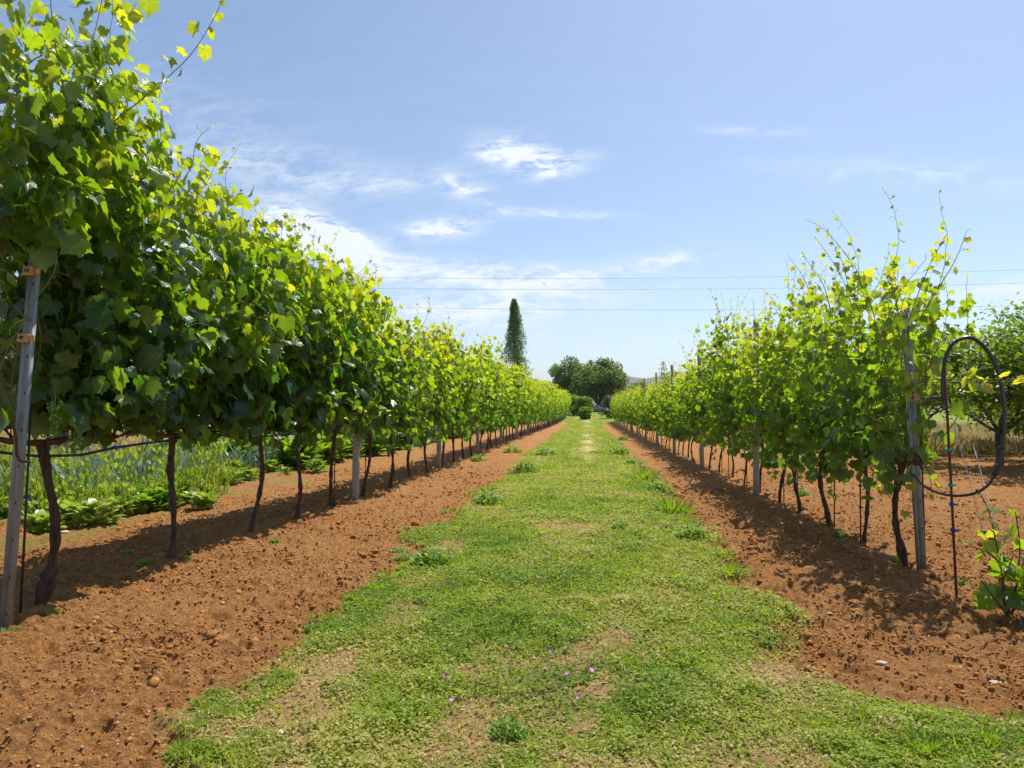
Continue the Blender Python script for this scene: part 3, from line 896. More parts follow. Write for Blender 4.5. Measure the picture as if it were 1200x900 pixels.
# ------------------------------------------------------------------ posts
def steel_post(name, X, Y, h, lean, label, clamps, group=None, w=.054, rz=0.0):
    z0 = gz1(X, Y)
    r_ = empty(name, (X, Y, z0), rz); r_.rotation_euler = (0, lean, rz)
    tag(r_, label, 'post', group)
    m = MB(); t = .004; d = .028
    # a rolled C profile: web with two ribs, flanges, lips
    prof = [(-w / 2, d), (-w / 2, 0), (-w * .22, 0), (-w * .16, .008), (-w * .02, .008), (w * .04, 0), (w / 2, 0), (w / 2, d), (w / 2 - .015, d)]
    inner = [(w / 2 - .015, d - t), (w / 2 - t, d - t), (w / 2 - t, t), (w * .05, t), (-w * .01, .008 + t), (-w * .17, .008 + t), (-w * .23, t), (-w / 2 + t, t), (-w / 2 + t, d - t)]
    pr = np.array(prof + inner); n = len(pr)
    v = np.concatenate((np.column_stack((pr, np.full(n, -.1))), np.column_stack((pr, np.full(n, h)))))
    f = [(i, (i + 1) % n, n + (i + 1) % n, n + i) for i in range(n)] + [tuple(range(n - 1, -1, -1)), tuple(range(n, 2 * n))]
    m.add(v, f); m.build('post_body', M['galv'], r_, smooth=False)
    for k in range(int(h / .2)):
        m = MB(); m.box((w * .27, -.0012, .1 + k * .2), (.006, .003, .016)); m.build('slot', M['bolt'], r_, smooth=False)
    for zc_ in clamps:
        m = MB(); m.box((-.006, -.014, zc_), (.062, .022, .052)); m.box((.038, -.008, zc_), (.03, .014, .04))
        c = m.build('wire_clamp', M['clampwood'], r_, smooth=False)
        bv = c.modifiers.new('b', 'BEVEL'); bv.width = .005; bv.segments = 2
        m = MB(); m.tube([(-.008, -.024, zc_), (-.008, -.034, zc_)], (.011, .009), 8); m.build('bolt', M['bolt'], c)
    return r_
lp = steel_post('vineyard_post', -3.15, 3.42, 2.08, R(3.4), 'slotted galvanised metal post leaning at the left edge, with brown wire clamps', (1.60, 1.97))
m = MB(); hz = 1.02
hk = [(-.085, -.05, hz + .10), (-.03, -.05, hz + .105), (.015, -.05, hz + .085), (.03, -.048, hz + .03), (.038, -.045, hz - .05), (.06, -.045, hz - .085), (.12, -.045, hz - .088)]
m.tube(hk, .008, 7); m.build('hook', M['rust'], lp)
rp = steel_post('vineyard_post', 2.43, 5.33, 2.0, R(-2.2), 'slotted galvanised metal post with rusty orange clamps at the near right', (1.26,), w=.058)
m = MB(); m.tube([(.0, -.03, 1.9), (-.05, -.05, 1.92), (-.12, -.08, 1.86), (-.2, -.1, 1.8)], .004, 5); m.build('wire_hook', M['wire'], rp)

def grey_post(Yv, X, h, w, label, group):
    z0 = gz1(X, Yv); r_ = empty('vineyard_post', (X, Yv, z0)); r_.rotation_euler = (R(random.uniform(-1, 1)), R(random.uniform(-1.2, 1.2)), 0)
    tag(r_, label, 'post', group)
    m = MB(); b = w * .16
    pr = np.array([(-w / 2 + b, -w / 2), (w / 2 - b, -w / 2), (w / 2, -w / 2 + b), (w / 2, w / 2 - b), (w / 2 - b, w / 2), (-w / 2 + b, w / 2), (-w / 2, w / 2 - b), (-w / 2, -w / 2 + b)])
    zz = np.linspace(-.1, h, 6)
    v = np.concatenate([np.column_stack((pr * (1 - .02 * k), np.full(8, z_))) for k, z_ in enumerate(zz)])
    f = [(k * 8 + i, k * 8 + (i + 1) % 8, (k + 1) * 8 + (i + 1) % 8, (k + 1) * 8 + i) for k in range(5) for i in range(8)]
    f += [tuple(range(7, -1, -1)), tuple(range(40, 48))]
    m.add(v, f); m.build('post_body', M['concrete'], r_, smooth=False)
    if Yv < 30:
        for z_ in (1.0, 1.5, 1.95):
            m = MB(); m.tube([(-w / 2 - .004, -w / 2 - .004, z_), (w / 2 + .004, -w / 2 - .004, z_), (w / 2 + .004, w / 2 + .004, z_), (-w / 2 - .004, w / 2 + .004, z_), (-w / 2 - .004, -w / 2 - .004, z_)], .003, 4)
            m.build('wire_wrap', M['wire'], r_)
Yp = 8.92; k = 0
while Yp < 76:
    far = Yp > 36
    grey_post(Yp, lx(Yp) - .01, 2.2, .085, 'grey post far down the left row, seen small' if far else f'pale grey concrete post under the left row, {ORD[k]} behind the near metal one',
              'far posts of the left row' if far else 'grey posts of the left row'); Yp += 4.65; k += 1
Yp = 9.8; k = 0
while Yp < 60:
    far = Yp > 36
    grey_post(Yp, RX - .13, 2.42, .075, 'grey post far down the right row, seen small' if far else f'tall grey post in the right row, {ORD[k]} behind the near metal one',
              'far posts of the right row' if far else 'grey posts of the right row'); Yp += 4.45; k += 1

# trellis wires
for nm, X, Y0, Y1, z0, zs in (('left', LX, 3.7, 74, gz1(LX, 3.7), (('lowest', 1.04), ('middle', 1.58), ('topmost', 2.0))), ('right', RX, 5.0, 59, gz1(RX, 5), (('lowest', .82), ('middle', 1.26), ('topmost', 1.9)))):
    for w_, z_ in zs:
        ysw = np.linspace(Y0, Y1, 40)
        m = MB(); m.tube(np.column_stack(([(lx(q_) if nm == 'left' else X) + .03 for q_ in ysw], ysw, z_ + land(np.full(40, X), ysw))), .0022, 4)
        tag(m.build('trellis_wire', M['wire']), f'thin {w_} steel trellis wire stretched along the {nm} row', 'wire', 'trellis wires')
# drip pipe of the left row
m = MB(); ysw = np.arange(2.2, 60, .3)
sag = .03 * np.sin(ysw * 2.7) + .015 * np.sin(ysw * 6.1)
zz = .915 + sag; zz[:5] += np.array((-.16, -.11, -.07, -.03, 0))
m.tube(np.column_stack((np.array([lx(q_) for q_ in ysw]) + .06 + .02 * np.sin(ysw * 3.3), ysw, zz + land(np.full(len(ysw), LX), ysw))), .0095, 6)
dp = m.build('drip_pipe', M['dusty_pipe'])
tag(dp, 'black irrigation pipe hung under the foliage along the left row', 'pipe')
for yy_ in (4.35, 4.9, 5.9, 6.9):
    m = MB(); i = int((yy_ - 2.2) / .3); zc_ = zz[i] + float(land(np.array([LX]), np.array([yy_]))[0])
    xt = lx(ysw[i]) + .06 + .02 * math.sin(ysw[i] * 3.3); m.tube([(xt, ysw[i] - .016, zc_), (xt, ysw[i] + .016, zc_)], .0125, 8)
    m.build('tie', M['blue_tie'], dp)

# stakes beside the trunks
def stake(X, Y, h, lean, label, group, ties=(), mat='rust', tiemat='blue_tie', r=.007):
    z0 = gz1(X, Y); r_ = empty('stake', (X, Y, z0)); r_.rotation_euler = (0, lean, 0); tag(r_, label, 'stake', group)
    m = MB(); m.tube([(0, 0, -.08), (.003, 0, h * .5), (0, 0, h)], r, 6, True, .1); m.build('rod', M[mat], r_)
    for z_ in ties:
        m = MB(); m.tube([(0, 0, z_ - .01), (0, 0, z_ + .01)], r * 1.9, 7); m.box((r * 2.4, -.004, z_), (.022, .005, .008)); m.build('tie', M[tiemat], r_)
    return r_
stake(lx(3.7) + .04, 3.62, 1.2, R(1.5), 'thin dark stake standing against the nearest left trunk', 'vine stakes', (.66,), 'dusty_pipe')
for i in (3, 4, 5):
    stake(lx(left_Y[i]) + .045, left_Y[i] - .03, 1.0, R(.5), f'thin rusty stake tied beside the {ORD[i]} trunk of the left row', 'vine stakes', [(.42,), (.30, .42, .55), (.5,)][i - 3])
for i in range(9):
    stake(RX + (-.05 if i % 2 else .03), right_Y[i] - .05, 1.15, R([-.6, .5, 1, -1, .5, 0, .8, -.8, 0][i]), f'thin dark stake at the {ORD[i]} trunk of the right row', 'vine stakes', (.33, .52) if i < 6 else ())
# rusty rod carrying the hose
b_, t_ = at(1121, 706, 4.6), at(1107, 438, 4.6)
ln = float(np.linalg.norm(t_ - b_))
hs = stake(b_[0], b_[1], ln, math.atan2(t_[0] - b_[0], t_[2] - b_[2]), 'tall thin rusty rod holding up the black hose loop at the right', None, (), 'rust', r=.0085)
for z_, mt in ((.42, 'blue_tie'), (.58, 'blue_tie'), (.70, 'teal_tie'), (.92, 'teal_tie')):
    m = MB(); m.tube([(0, 0, z_ - .011), (0, 0, z_ + .011)], .014, 8); m.box((.02, -.004, z_), (.025, .006, .01)); m.build('tie', M[mt], hs)
# the hose loop
ctrl = [(1070, 556, 4.86), (1085, 571, 4.7), (1105, 579, 4.4), (1125, 581, 4.25), (1145, 577, 4.18), (1160, 566, 4.15), (1169, 548, 4.15), (1173, 530, 4.15), (1177, 500, 4.15), (1176, 470, 4.16), (1170, 437, 4.18),
        (1158, 412, 4.2), (1143, 398, 4.22), (1130, 396, 4.24), (1116, 404, 4.25), (1108, 420, 4.26), (1105, 445, 4.27), (1105, 470, 4.27)]
ctrl = [(a, b, c + .34) for a, b, c in ctrl]
C = np.array([at(*c) for c in ctrl])
def spline(C, k=8):
    out = []
    Q = np.concatenate((C[:1] * 2 - C[1:2], C, C[-1:] * 2 - C[-2:-1]))
    for i in range(1, len(Q) - 2):
        for t in np.linspace(0, 1, k, endpoint=False):
            a, b, c, d = Q[i - 1], Q[i], Q[i + 1], Q[i + 2]
            out.append(.5 * ((2 * b) + (c - a) * t + (2 * a - 5 * b + 4 * c - d) * t * t + (3 * b - a - 3 * c + d) * t ** 3))
    out.append(C[-1]); return np.array(out)
SP = spline(C)
hose = empty('irrigation_hose', C[3] * (1, 1, 0) + np.array((0, 0, gz1(C[3][0], C[3][1]))))
tag(hose, 'black hose bent into a big upright loop beside the near right post', 'hose')
ho = np.array(hose.location)
rr = np.where(np.arange(len(SP)) < 8 * 6, .0085, .0118)
m = MB(); m.tube(SP - ho, rr, 9); m.build('pipe', M['black_pipe'], hose)
m = MB(); q0 = SP[8 * 6 - 4:8 * 6 + 3] - ho; m.tube(q0, (.013, .017, .017, .015, .017, .017, .013), 10); m.build('coupling', M['dusty_pipe'], hose)
for j in (7 * 8 + 1, 4 * 8):
    m = MB(); m.tube(SP[j:j + 2] - ho, .0185, 10); m.build('clip', M['dusty_pipe'], hose)
# guy cords of the right end post
for (a, b, lab) in ((at(1102, 438, 5.2), at(1166, 672, 4.67), 'white guy cord slanting from the right post foliage down to the soil'),
                    (at(1140, 520, 4.7), at(1200, 735, 4.15), 'second white guy cord slanting behind the young vine')):
    m = MB(); m.tube([a, (a + b) / 2, b - np.array((0, 0, .03))], .0028, 5); tag(m.build('guy_cord', M['guy']), lab, 'cord')

# ------------------------------------------------------------------ grass of the path
def scatter(n, x0, x1, y0, y1, power=1.5):
    u = rng.random(n); e = 1 - power
    y = (y0 ** e + u * (y1 ** e - y0 ** e)) ** (1 / e)
    return rng.uniform(x0, x1, n), y
def tufts(x, y, h, wid, tmpl, flat, age, mat, name, label=None):
    n = len(x); z = gz(x, y)
    a = rng.uniform(0, 2 * math.pi, n)
    T = np.column_stack((np.cos(a), np.sin(a), np.tan(np.clip(flat, .02, 1.45))))
    Nn = np.column_stack((-np.cos(a) * .6, -np.sin(a) * .6, np.full(n, .8))) + rng.normal(0, .3, (n, 3))
    return leaves_arrays(tmpl, np.column_stack((x, y, z - .003)), T, Nn, h, age, .12, -.3, .03)
bat = []
x, y = scatter(760000, -1.9, 3.1, 1.9, 60, 1.7)
m_ = path_mask(x, y); b = bare_mask(x, y)
den = fbm(x * 3.1, y * 2.6, 3, 101)
keep = rng.random(len(x)) < m_ * (1 - .89 * b) * (.45 + 1.1 * sstep(.35, .62, den))
x, y = x[keep], y[keep]
patch = fbm(x * 2.2, y * 1.6, 4, 111); dryp = sstep(.50, .68, fbm(x * 1.5, y * 1.1, 4, 121))
wheel = np.exp(-((x - .02) / .33) ** 2) * sstep(9, 20, y) * sstep(.3, .55, fbm(x * 2, y * .7, 3, 77))
age = np.clip(.10 + .85 * (patch - .3) * 1.6 + rng.normal(0, .12, len(x)) + np.where(rng.random(len(x)) < .05 + .22 * dryp + .3 * bare_mask(x, y) + .7 * wheel, .55, 0), 0, 1)
sc = np.clip((y / 2.6) ** .55, .9, 6)
kind = rng.random(len(x))
k1 = kind < .62          # small clover-like leaves near the ground
k2 = ~k1
h1 = rng.uniform(.008, .021, k1.sum()) * sc[k1]
z1 = np.column_stack((x[k1], y[k1], gz(x[k1], y[k1]) + rng.uniform(0, 1, k1.sum()) * (.008 + .050 * sstep(.45, .70, fbm(x[k1] * 4.5, y[k1] * 3.5, 3, 151))) * (1 - .5 * bare_mask(x[k1], y[k1]))))
a = rng.uniform(0, 6.28, k1.sum())
bat.append(leaves_arrays(T_DIA, z1, np.column_stack((np.cos(a), np.sin(a), rng.uniform(-.2, .9, k1.sum()))), np.column_stack((rng.normal(0, .4, k1.sum()), rng.normal(0, .4, k1.sum()), np.ones(k1.sum()))), h1, age[k1], .15, -.2, .02))
bat.append(tufts(x[k2], y[k2], rng.uniform(.012, .040, k2.sum()) * np.clip(sc[k2], 0, 3), .1, T_TRI, rng.uniform(.15, 1.25, k2.sum()), age[k2], None, ''))
xe, ye = scatter(90000, -2.1, 2.6, 1.9, 40, 1.6)
me_ = path_mask(xe, ye); pr_ = 4 * me_ * (1 - me_) + .18 * me_
ke = rng.random(len(xe)) < pr_ * sstep(.44, .62, fbm(xe * 3.3, ye * 2.4, 3, 161))
xe, ye = xe[ke], ye[ke]; ne = len(xe)
bat.append(tufts(xe, ye, rng.uniform(.02, .085, ne) * np.clip((ye / 3) ** .4, .9, 2), .1, (T_TRI[0] * np.array((1, .5, 1)), T_TRI[1]), rng.uniform(.5, 1.4, ne), np.clip(rng.normal(.42, .25, ne), 0, 1), None, ''))
gr = obj('grass', leaf_mesh('grass', M['grass'], bat)); tag(gr, 'short patchy green grass and clover on the path between the vine rows', 'grass'); gr['kind'] = 'stuff'
# far grass beyond the rows
x, y = scatter(60000, -14, 14, 56, 130, 1.3)
keep = path_mask(x, y) > .5
x, y = x[keep], y[keep]
fg = obj('grass', leaf_mesh('grass', M['grass'], [tufts(x, y, rng.uniform(.06, .16, len(x)), .1, T_TRI, rng.uniform(.3, 1.3, len(x)), np.clip(rng.normal(.45, .2, len(x)), 0, 1), None, '')]))
tag(fg, 'pale green grass at the far end of the path', 'grass'); fg['kind'] = 'stuff'
# dry grass: right, behind the fruit trees, and far left
def dry_field(n, x0, x1, y0, y1, h, label, pw=1.3, age=(.4, .25)):
    x, y = scatter(n, x0, x1, y0, y1, pw)
    keep = rng.random(len(x)) < (.25 + fbm(x, y, 3, 7)) * sstep(.2, .6, dry_mask(x, y) + .1)
    x, y = x[keep], y[keep]
    o = obj('dry_grass', leaf_mesh('dry_grass', M['straw'], [tufts(x, y, rng.uniform(.4, 1, len(x)) * h, .1, T_TRI, rng.uniform(.8, 1.4, len(x)), np.clip(rng.normal(*age, len(x)), 0, 1), None, '')]))
    tag(o, label, 'grass'); o['kind'] = 'stuff'
dry_field(60000, 6, 34, 19.5, 50, .55, 'straw coloured tall dry grass behind the fruit trees')
dry_field(40000, -26, -9, 6, 40, .45, 'straw coloured dry grass beyond the vegetable garden')

# weed clumps
def clump_mesh(seed, kind):
    rg = np.random.default_rng(seed)
    if kind == 'grass':
        n = 320; a = rg.uniform(0, 6.28, n); r = rg.random(n) ** .7 * .11
        P = np.column_stack((r * np.cos(a), r * np.sin(a), np.zeros(n)))
        T = np.column_stack((np.cos(a) * (.2 + r * 4), np.sin(a) * (.2 + r * 4), np.ones(n))) + rg.normal(0, .5, (n, 3))
        Nn = np.column_stack((-np.cos(a), -np.sin(a), np.full(n, .5)))
        return leaf_mesh('weed', M['weed'], [leaves_arrays(blade_template(.038, 3), P, T, Nn, rg.uniform(.03, .11, n), np.clip(rg.normal(.5, .22, n), 0, 1), .1, -.35, .02, rg)])
    n = 420; a = rg.uniform(0, 6.28, n); r = rg.random(n) ** .6 * .14 * rg.uniform(.6, 1.2, n); h = rg.random(n) * .11 * (1 - (r / .13) ** 2)
    P = np.column_stack((r * np.cos(a), r * np.sin(a), h))
    T = np.column_stack((np.cos(a), np.sin(a), rg.uniform(-.1, 1, n))) + rg.normal(0, .3, (n, 3))
    Nn = np.column_stack((rg.normal(0, .3, n), rg.normal(0, .3, n), np.ones(n)))
    return leaf_mesh('weed', M['weed'], [leaves_arrays(T_OVAL, P, T, Nn, rg.uniform(.016, .042, n), np.clip(rg.normal(.5, .22, n), 0, 1), .2, -.3, .05, rg)])
CG = [clump_mesh(i, 'grass') for i in range(3)]; CH = [clump_mesh(20 + i, 'herb') for i in range(3)]
def weed(px, py, size, kind, label, group=None, k=0):
    d = at(px, py, 1.0); s = CAMZ / (CAMZ - d[2]); X, Y = d[0] * s, s
    o = obj('weed_clump', (CG if kind == 'grass' else CH)[k % 3], None, (X, Y, gz1(X, Y) - .005), (0, 0, random.uniform(0, 6)))
    sx = size / 800 * Y / .22
    o.scale = (sx, sx, sx * random.uniform(.8, 1.1)); tag(o, label, 'weed', group)
for i, (px, py, s, kd, lab) in enumerate([
        (445, 690, 34, 'grass', 'bright green weed tuft on the left soil edge of the path'),
        (506, 662, 40, 'herb', 'spreading green weed at the left path edge beside a bare patch'),
        (572, 592, 34, 'herb', 'dark green bushy weed on the left path edge, midway'),
        (616, 555, 28, 'herb', 'green weed on the left path edge, beyond the dark bushy one'),
        (640, 535, 26, 'herb', 'green weed on the left path edge, farther of the two distant clumps'),
        (790, 600, 42, 'grass', 'large bright green weed clump on the right path edge'),
        (772, 577, 28, 'herb', 'round green weed just beyond the large clump on the right edge'),
        (756, 562, 34, 'grass', 'light green weed on the right path edge, before the bend of clumps'),
        (803, 612, 26, 'grass', 'small weed tuft touching the near side of the large right clump'),
        (812, 634, 34, 'herb', 'grey green low weed by the right soil edge'),
        (856, 672, 34, 'grass', 'bright spiky weed on the right path edge, nearest of the clumps'),
        (742, 545, 24, 'herb', 'small weed on the right path edge where tyre marks fade'),
        (727, 533, 20, 'herb', 'tiny far weed on the right path edge'),
        (705, 603, 20, 'grass', 'small bright weed in the middle of the path'),
        (594, 862, 40, 'herb', 'low dark rosette weed at the front of the path'),
        (725, 622, 18, 'herb', 'little weed in the path centre, right of the pink flowers')]):
    weed(px, py, s, kd, lab, None, i)
for i in range(60):
    s_ = random.random(); Yw = 3 + 30 * s_ ** 1.5; Xw = random.choice((-1.42, -1.3, 1.0, .9)) + random.uniform(-.22, .22)
    if i % 3 == 0: Xw = random.uniform(-1.2, .9)
    o = obj('weed_clump', random.choice(CG + CH), None, (Xw, Yw, gz1(Xw, Yw) - .005), (0, 0, random.uniform(0, 6)))
    q_ = random.uniform(.3, .75); o.scale = (q_, q_, q_ * .8)
    tag(o, 'small unremarkable green weed tuft growing in or along the grassy path', 'weed', 'small weeds of the path')
for i, (px, py, s) in enumerate([(235, 850, 30), (262, 835, 26), (215, 880, 34), (295, 868, 30), (10, 748, 22), (60, 722, 16), (1085, 880, 40), (1160, 872, 36), (1190, 840, 24), (1010, 845, 30), (960, 850, 26), (330, 890, 26)]):
    weed(px, py, s, 'grass', 'thin tuft of grass growing out of the bare front soil', 'tufts at the front of the soil', i)
for i, (px, py, s) in enumerate([(150, 655, 16), (170, 668, 20), (215, 660, 14), (322, 640, 12), (940, 580, 14), (985, 632, 16), (1055, 662, 18), (1125, 690, 16), (56, 700, 16), (730, 516, 12), (600, 530, 20), (560, 540, 18)]):
    weed(px, py, s, 'herb', 'small weed growing at the foot of the vine trunks', 'weeds at the trunks', i)

# pink flowers
fm = MB()
for k in range(5):
    a = k * 2 * math.pi / 5; c, s = math.cos(a), math.sin(a)
    pts = [(0, 0, 0), (.006 * c - .005 * s, .006 * s + .005 * c, .003), (.015 * c - .006 * s, .015 * s + .006 * c, .006), (.015 * c + .006 * s, .015 * s - .006 * c, .006), (.006 * c + .005 * s, .006 * s - .005 * c, .003)]
    fm.add(pts, [(0, 1, 2, 3, 4)])
petals = fm.mesh('flower_head', M['flower'], False)
sm_ = MB(); sm_.tube([(0, 0, -.045), (.002, 0, -.02), (0, 0, 0)], .0012, 4); stem_me = sm_.mesh('flower_stem', M['shoot'])
for i, (px, py) in enumerate([(522, 793), (600, 782), (625, 771), (634, 769), (640, 784), (628, 793), (647, 800), (646, 763), (691, 778), (693, 786), (676, 815), (641, 631), (652, 630), (680, 652), (687, 653), (657, 673), (631, 678), (655, 640), (643, 655), (530, 820), (665, 790), (610, 815)]):
    d = at(px, py, 1.0); s = (CAMZ - .05) / (CAMZ - d[2]); X, Y = d[0] * s, s
    r_ = empty('wild_flower', (X, Y, gz1(X, Y) + .045)); r_.rotation_euler = (R(random.uniform(10, 60)), R(random.uniform(-20, 20)), random.uniform(0, 6))
    r_.scale = [random.uniform(.55, .85)] * 3
    tag(r_, 'small pink five petalled flower growing in the grass of the path', 'flower', 'pink flowers in the grass')
    obj('petals', petals, r_); obj('stem', stem_me, r_)

# ------------------------------------------------------------------ clods, crumbs and stones
def lump_template(seed, sub=1):
    rg = np.random.default_rng(seed)
    t = (1 + 5 ** .5) / 2
    v = unit(np.array([(-1, t, 0), (1, t, 0), (-1, -t, 0), (1, -t, 0), (0, -1, t), (0, 1, t), (0, -1, -t), (0, 1, -t), (t, 0, -1), (t, 0, 1), (-t, 0, -1), (-t, 0, 1)]))
    f = [(0, 11, 5), (0, 5, 1), (0, 1, 7), (0, 7, 10), (0, 10, 11), (1, 5, 9), (5, 11, 4), (11, 10, 2), (10, 7, 6), (7, 1, 8), (3, 9, 4), (3, 4, 2), (3, 2, 6), (3, 6, 8), (3, 8, 9), (4, 9, 5), (2, 4, 11), (6, 2, 10), (8, 6, 7), (9, 8, 1)]
    if sub:
        v = list(v); nf = []; mid = {}
        def mm(a, b):
            k = (min(a, b), max(a, b))
            if k not in mid: v.append(unit(v[a] + v[b])); mid[k] = len(v) - 1
            return mid[k]
        for a, b, c in f:
            d, e, g = mm(a, b), mm(b, c), mm(c, a); nf += [(a, d, g), (b, e, d), (c, g, e), (d, e, g)]
        f = nf; v = np.array(v)
    v = v * (1 + .55 * (rg.random(len(v)) - .5))[:, None]
    return v * np.array((1, .8, .65)), f
def lumps(x, y, s, sub, seed, sink=.15):
    v, f = lump_template(seed, sub); n = len(x); z = gz(x, y)
    a = rng.uniform(0, 6.28, n); t = rng.uniform(-.8, .8, n)
    c, sn = np.cos(a), np.sin(a); ct, st = np.cos(t), np.sin(t)
    vx, vy, vz = v[:, 0], v[:, 1], v[:, 2]
    y1 = vy[None] * ct[:, None] - vz[None] * st[:, None]; z1 = vy[None] * st[:, None] + vz[None] * ct[:, None]
    X = vx[None] * c[:, None] - y1 * sn[:, None]; Yv = vx[None] * sn[:, None] + y1 * c[:, None]
    V = np.stack((x[:, None] + X * s[:, None], y[:, None] + Yv * s[:, None], (z + s * (.5 - sink * 3))[:, None] + z1 * s[:, None]), -1)
    fl = np.array(f).ravel(); L = (fl[None] + (np.arange(n) * len(v))[:, None]).ravel()
    return V.reshape(-1, 3), L, np.full(n * len(f), 3), np.zeros(n * len(v)), None
def soil_pts(n, y0, y1, pw):
    x, y = scatter(n, -6, 5.5, y0, y1, pw)
    k = (rng.random(n) < (1 - path_mask(x, y)) * (.3 + 1.2 * sstep(.4, .65, fbm(x * 1.6, y * 1.6, 3, 131)))) & (garden_mask(x, y) < .6)
    return x[k], y[k]
bt = []
for sd, n, lo, hi_, sub in ((1, 90000, .003, .008, 0), (2, 60000, .005, .012, 0), (3, 8000, .009, .017, 1), (4, 350, .016, .034, 1)):
    x, y = soil_pts(n, 1.9, 14, 1.9); bt.append(lumps(x, y, rng.uniform(lo, hi_, len(x)) * np.clip((y / 3) ** .5, .8, 2.2), sub, sd))
def clod_material():
    m, nt, out = new_mat('soil_clod'); N = NT(nt)
    tcn = N.n('ShaderNodeTexCoord').outputs['Object']
    n2 = N.noise(30, 5, .7, tcn)
    c = N.ramp(n2, [(.25, (.16, .062, .017)), (.5, (.365, .158, .047)), (.75, (.62, .33, .125))])
    p = N.n('ShaderNodeBsdfPrincipled', {'Base Color': c, 'Roughness': .95, 'Specular IOR Level': .15})
    b = N.n('ShaderNodeBump', {'Strength': .6, 'Distance': .006, 'Height': N.noise(220, 4, .7, tcn)}); nt.links.new(b.outputs[0], p.inputs['Normal'])
    nt.links.new(p.outputs[0], out.inputs[0]); return m
M['clod'] = clod_material()
cl = obj('soil_crumbs', leaf_mesh('soil_crumbs', M['clod'], bt)); tag(cl, 'loose red brown clods and crumbs of earth on the tilled strips', 'soil'); cl['kind'] = 'stuff'
x, y = scatter(1500, -1.9, 3.2, 1.9, 9, 1.9)
k = rng.random(len(x)) < (.12 + bare_mask(x, y)) * .6
x, y = x[k], y[k]
pe = obj('pebbles', leaf_mesh('pebbles', M['stone'], [lumps(x, y, rng.uniform(.003, .009, len(x)), 0, 9)])); tag(pe, 'scattered pale pebbles and bits of dry litter on the bare patches', 'pebbles'); pe['kind'] = 'stuff'
for i, (px, py, s, lab) in enumerate([(263, 703, .024, 'flat whitish stone on the left soil strip'), (75, 628, .04, 'pale stone at the edge of the vegetable bed, left'),
        (132, 741, .02, 'small pale stone in the shade edge near the left post'), (298, 762, .016, 'brown rounded stone in the soil, lower left'), (330, 862, .022, 'whitish stone among the grass tufts, lower left'),
        (932, 741, .02, 'pale stone on the right soil strip edge'), (1033, 781, .022, 'light stone in the right soil, farther of two'), (1167, 799, .022, 'reddish pale stone in the right soil near the frame edge'),
        (972, 720, .014, 'tiny white stone on the right soil strip'), (388, 887, .02, 'cream stone at the bottom between soil and grass'), (310, 805, .014, 'small clod coloured stone lower left'), (850, 818, .014, 'small beige stone in the grass at right')]):
    d = at(px, py, 1.0); sc_ = CAMZ / (CAMZ - d[2]); X, Y = d[0] * sc_, sc_
    v, f = lump_template(60 + i, 1); m = MB(); m.add(v * np.array((s * 1.2, s, s * .45)), f)
    tag(m.build('stone', M['stone'], None, (X, Y, gz1(X, Y) + s * .15), False), lab, 'stone')
def ground_twig(ctrl, r, label):
    P_ = []
    for px, py in ctrl:
        d = at(px, py, 1.0); s = CAMZ / (CAMZ - d[2]); P_.append((d[0] * s, s, gz1(d[0] * s, s) + r * 1.5))
    m = MB(); m.tube(spline(np.array(P_), 5), r, 5); tag(m.build('twig', M['twig']), label, 'twig')
ground_twig([(116, 724), (128, 718), (140, 715), (152, 716)], .004, 'thin dry twig lying on the left soil')
ground_twig([(669, 808), (668, 818), (674, 827), (681, 834)], .003, 'curved pale straw lying in the grass at the front')
ground_twig([(1062, 742), (1068, 735), (1072, 728)], .003, 'short dry stalk in the shade below the young vine')
# bits of straw over the grass
x, y = scatter(11000, -1.6, 3.0, 1.9, 9, 1.9); k = (path_mask(x, y) > .4) & (rng.random(len(x)) < .25 + bare_mask(x, y)); x, y = x[k], y[k]; n = len(x); a = rng.uniform(0, 6.28, n)
st = obj('dry_litter', leaf_mesh('dry_litter', M['straw'], [leaves_arrays(T_TRI, np.column_stack((x, y, gz(x, y) + .012)), np.column_stack((np.cos(a), np.sin(a), rng.normal(0, .15, n))), np.column_stack((rng.normal(0, .3, n), rng.normal(0, .3, n), np.ones(n))), rng.uniform(.01, .045, n), rng.random(n), .1, -.1, .05)]))
tag(st, 'bits of dry straw littered over the grass path', 'straw'); st['kind'] = 'stuff'

# ------------------------------------------------------------------ vegetable garden at the left
def leek_mesh(seed):
    rg = np.random.default_rng(seed); n = 12; bt = []; a = rg.uniform(0, 6.28, n)
    P = np.column_stack((.015 * np.cos(a), .015 * np.sin(a), rg.uniform(.02, .14, n)))
    T = np.column_stack((np.cos(a) * rg.uniform(.1, .7, n), np.sin(a) * rg.uniform(.1, .7, n), np.ones(n)))
    Nn = np.column_stack((-np.cos(a), -np.sin(a), np.full(n, .3)))
    return leaf_mesh('leek', M['leek'], [leaves_arrays(blade_template(.032, 6), P, T, Nn, rg.uniform(.35, .62, n), np.clip(rg.normal(.4, .25, n), 0, 1), .1, -.38, .02, rg)])
leeks = [leek_mesh(i) for i in range(5)]
for i in range(230):
    row = i % 6; Yk = 6.6 + (i // 6) * .27 + random.uniform(-.06, .06); Xk = -6.0 - row * .45 - (Yk - 6.6) * .10 + random.uniform(-.06, .06)
    if Yk < 7.6 and row < 2: continue
    o = obj('leek_plant', leeks[i % 5], None, (Xk, Yk, gz1(Xk, Yk) - .02), (0, 0, random.uniform(0, 6.28))); o.scale = [random.uniform(.8, 1.2)] * 3
    tag(o, 'blue green spiky leek growing in the leek bed behind the left vines', 'leek', 'leeks in the bed')
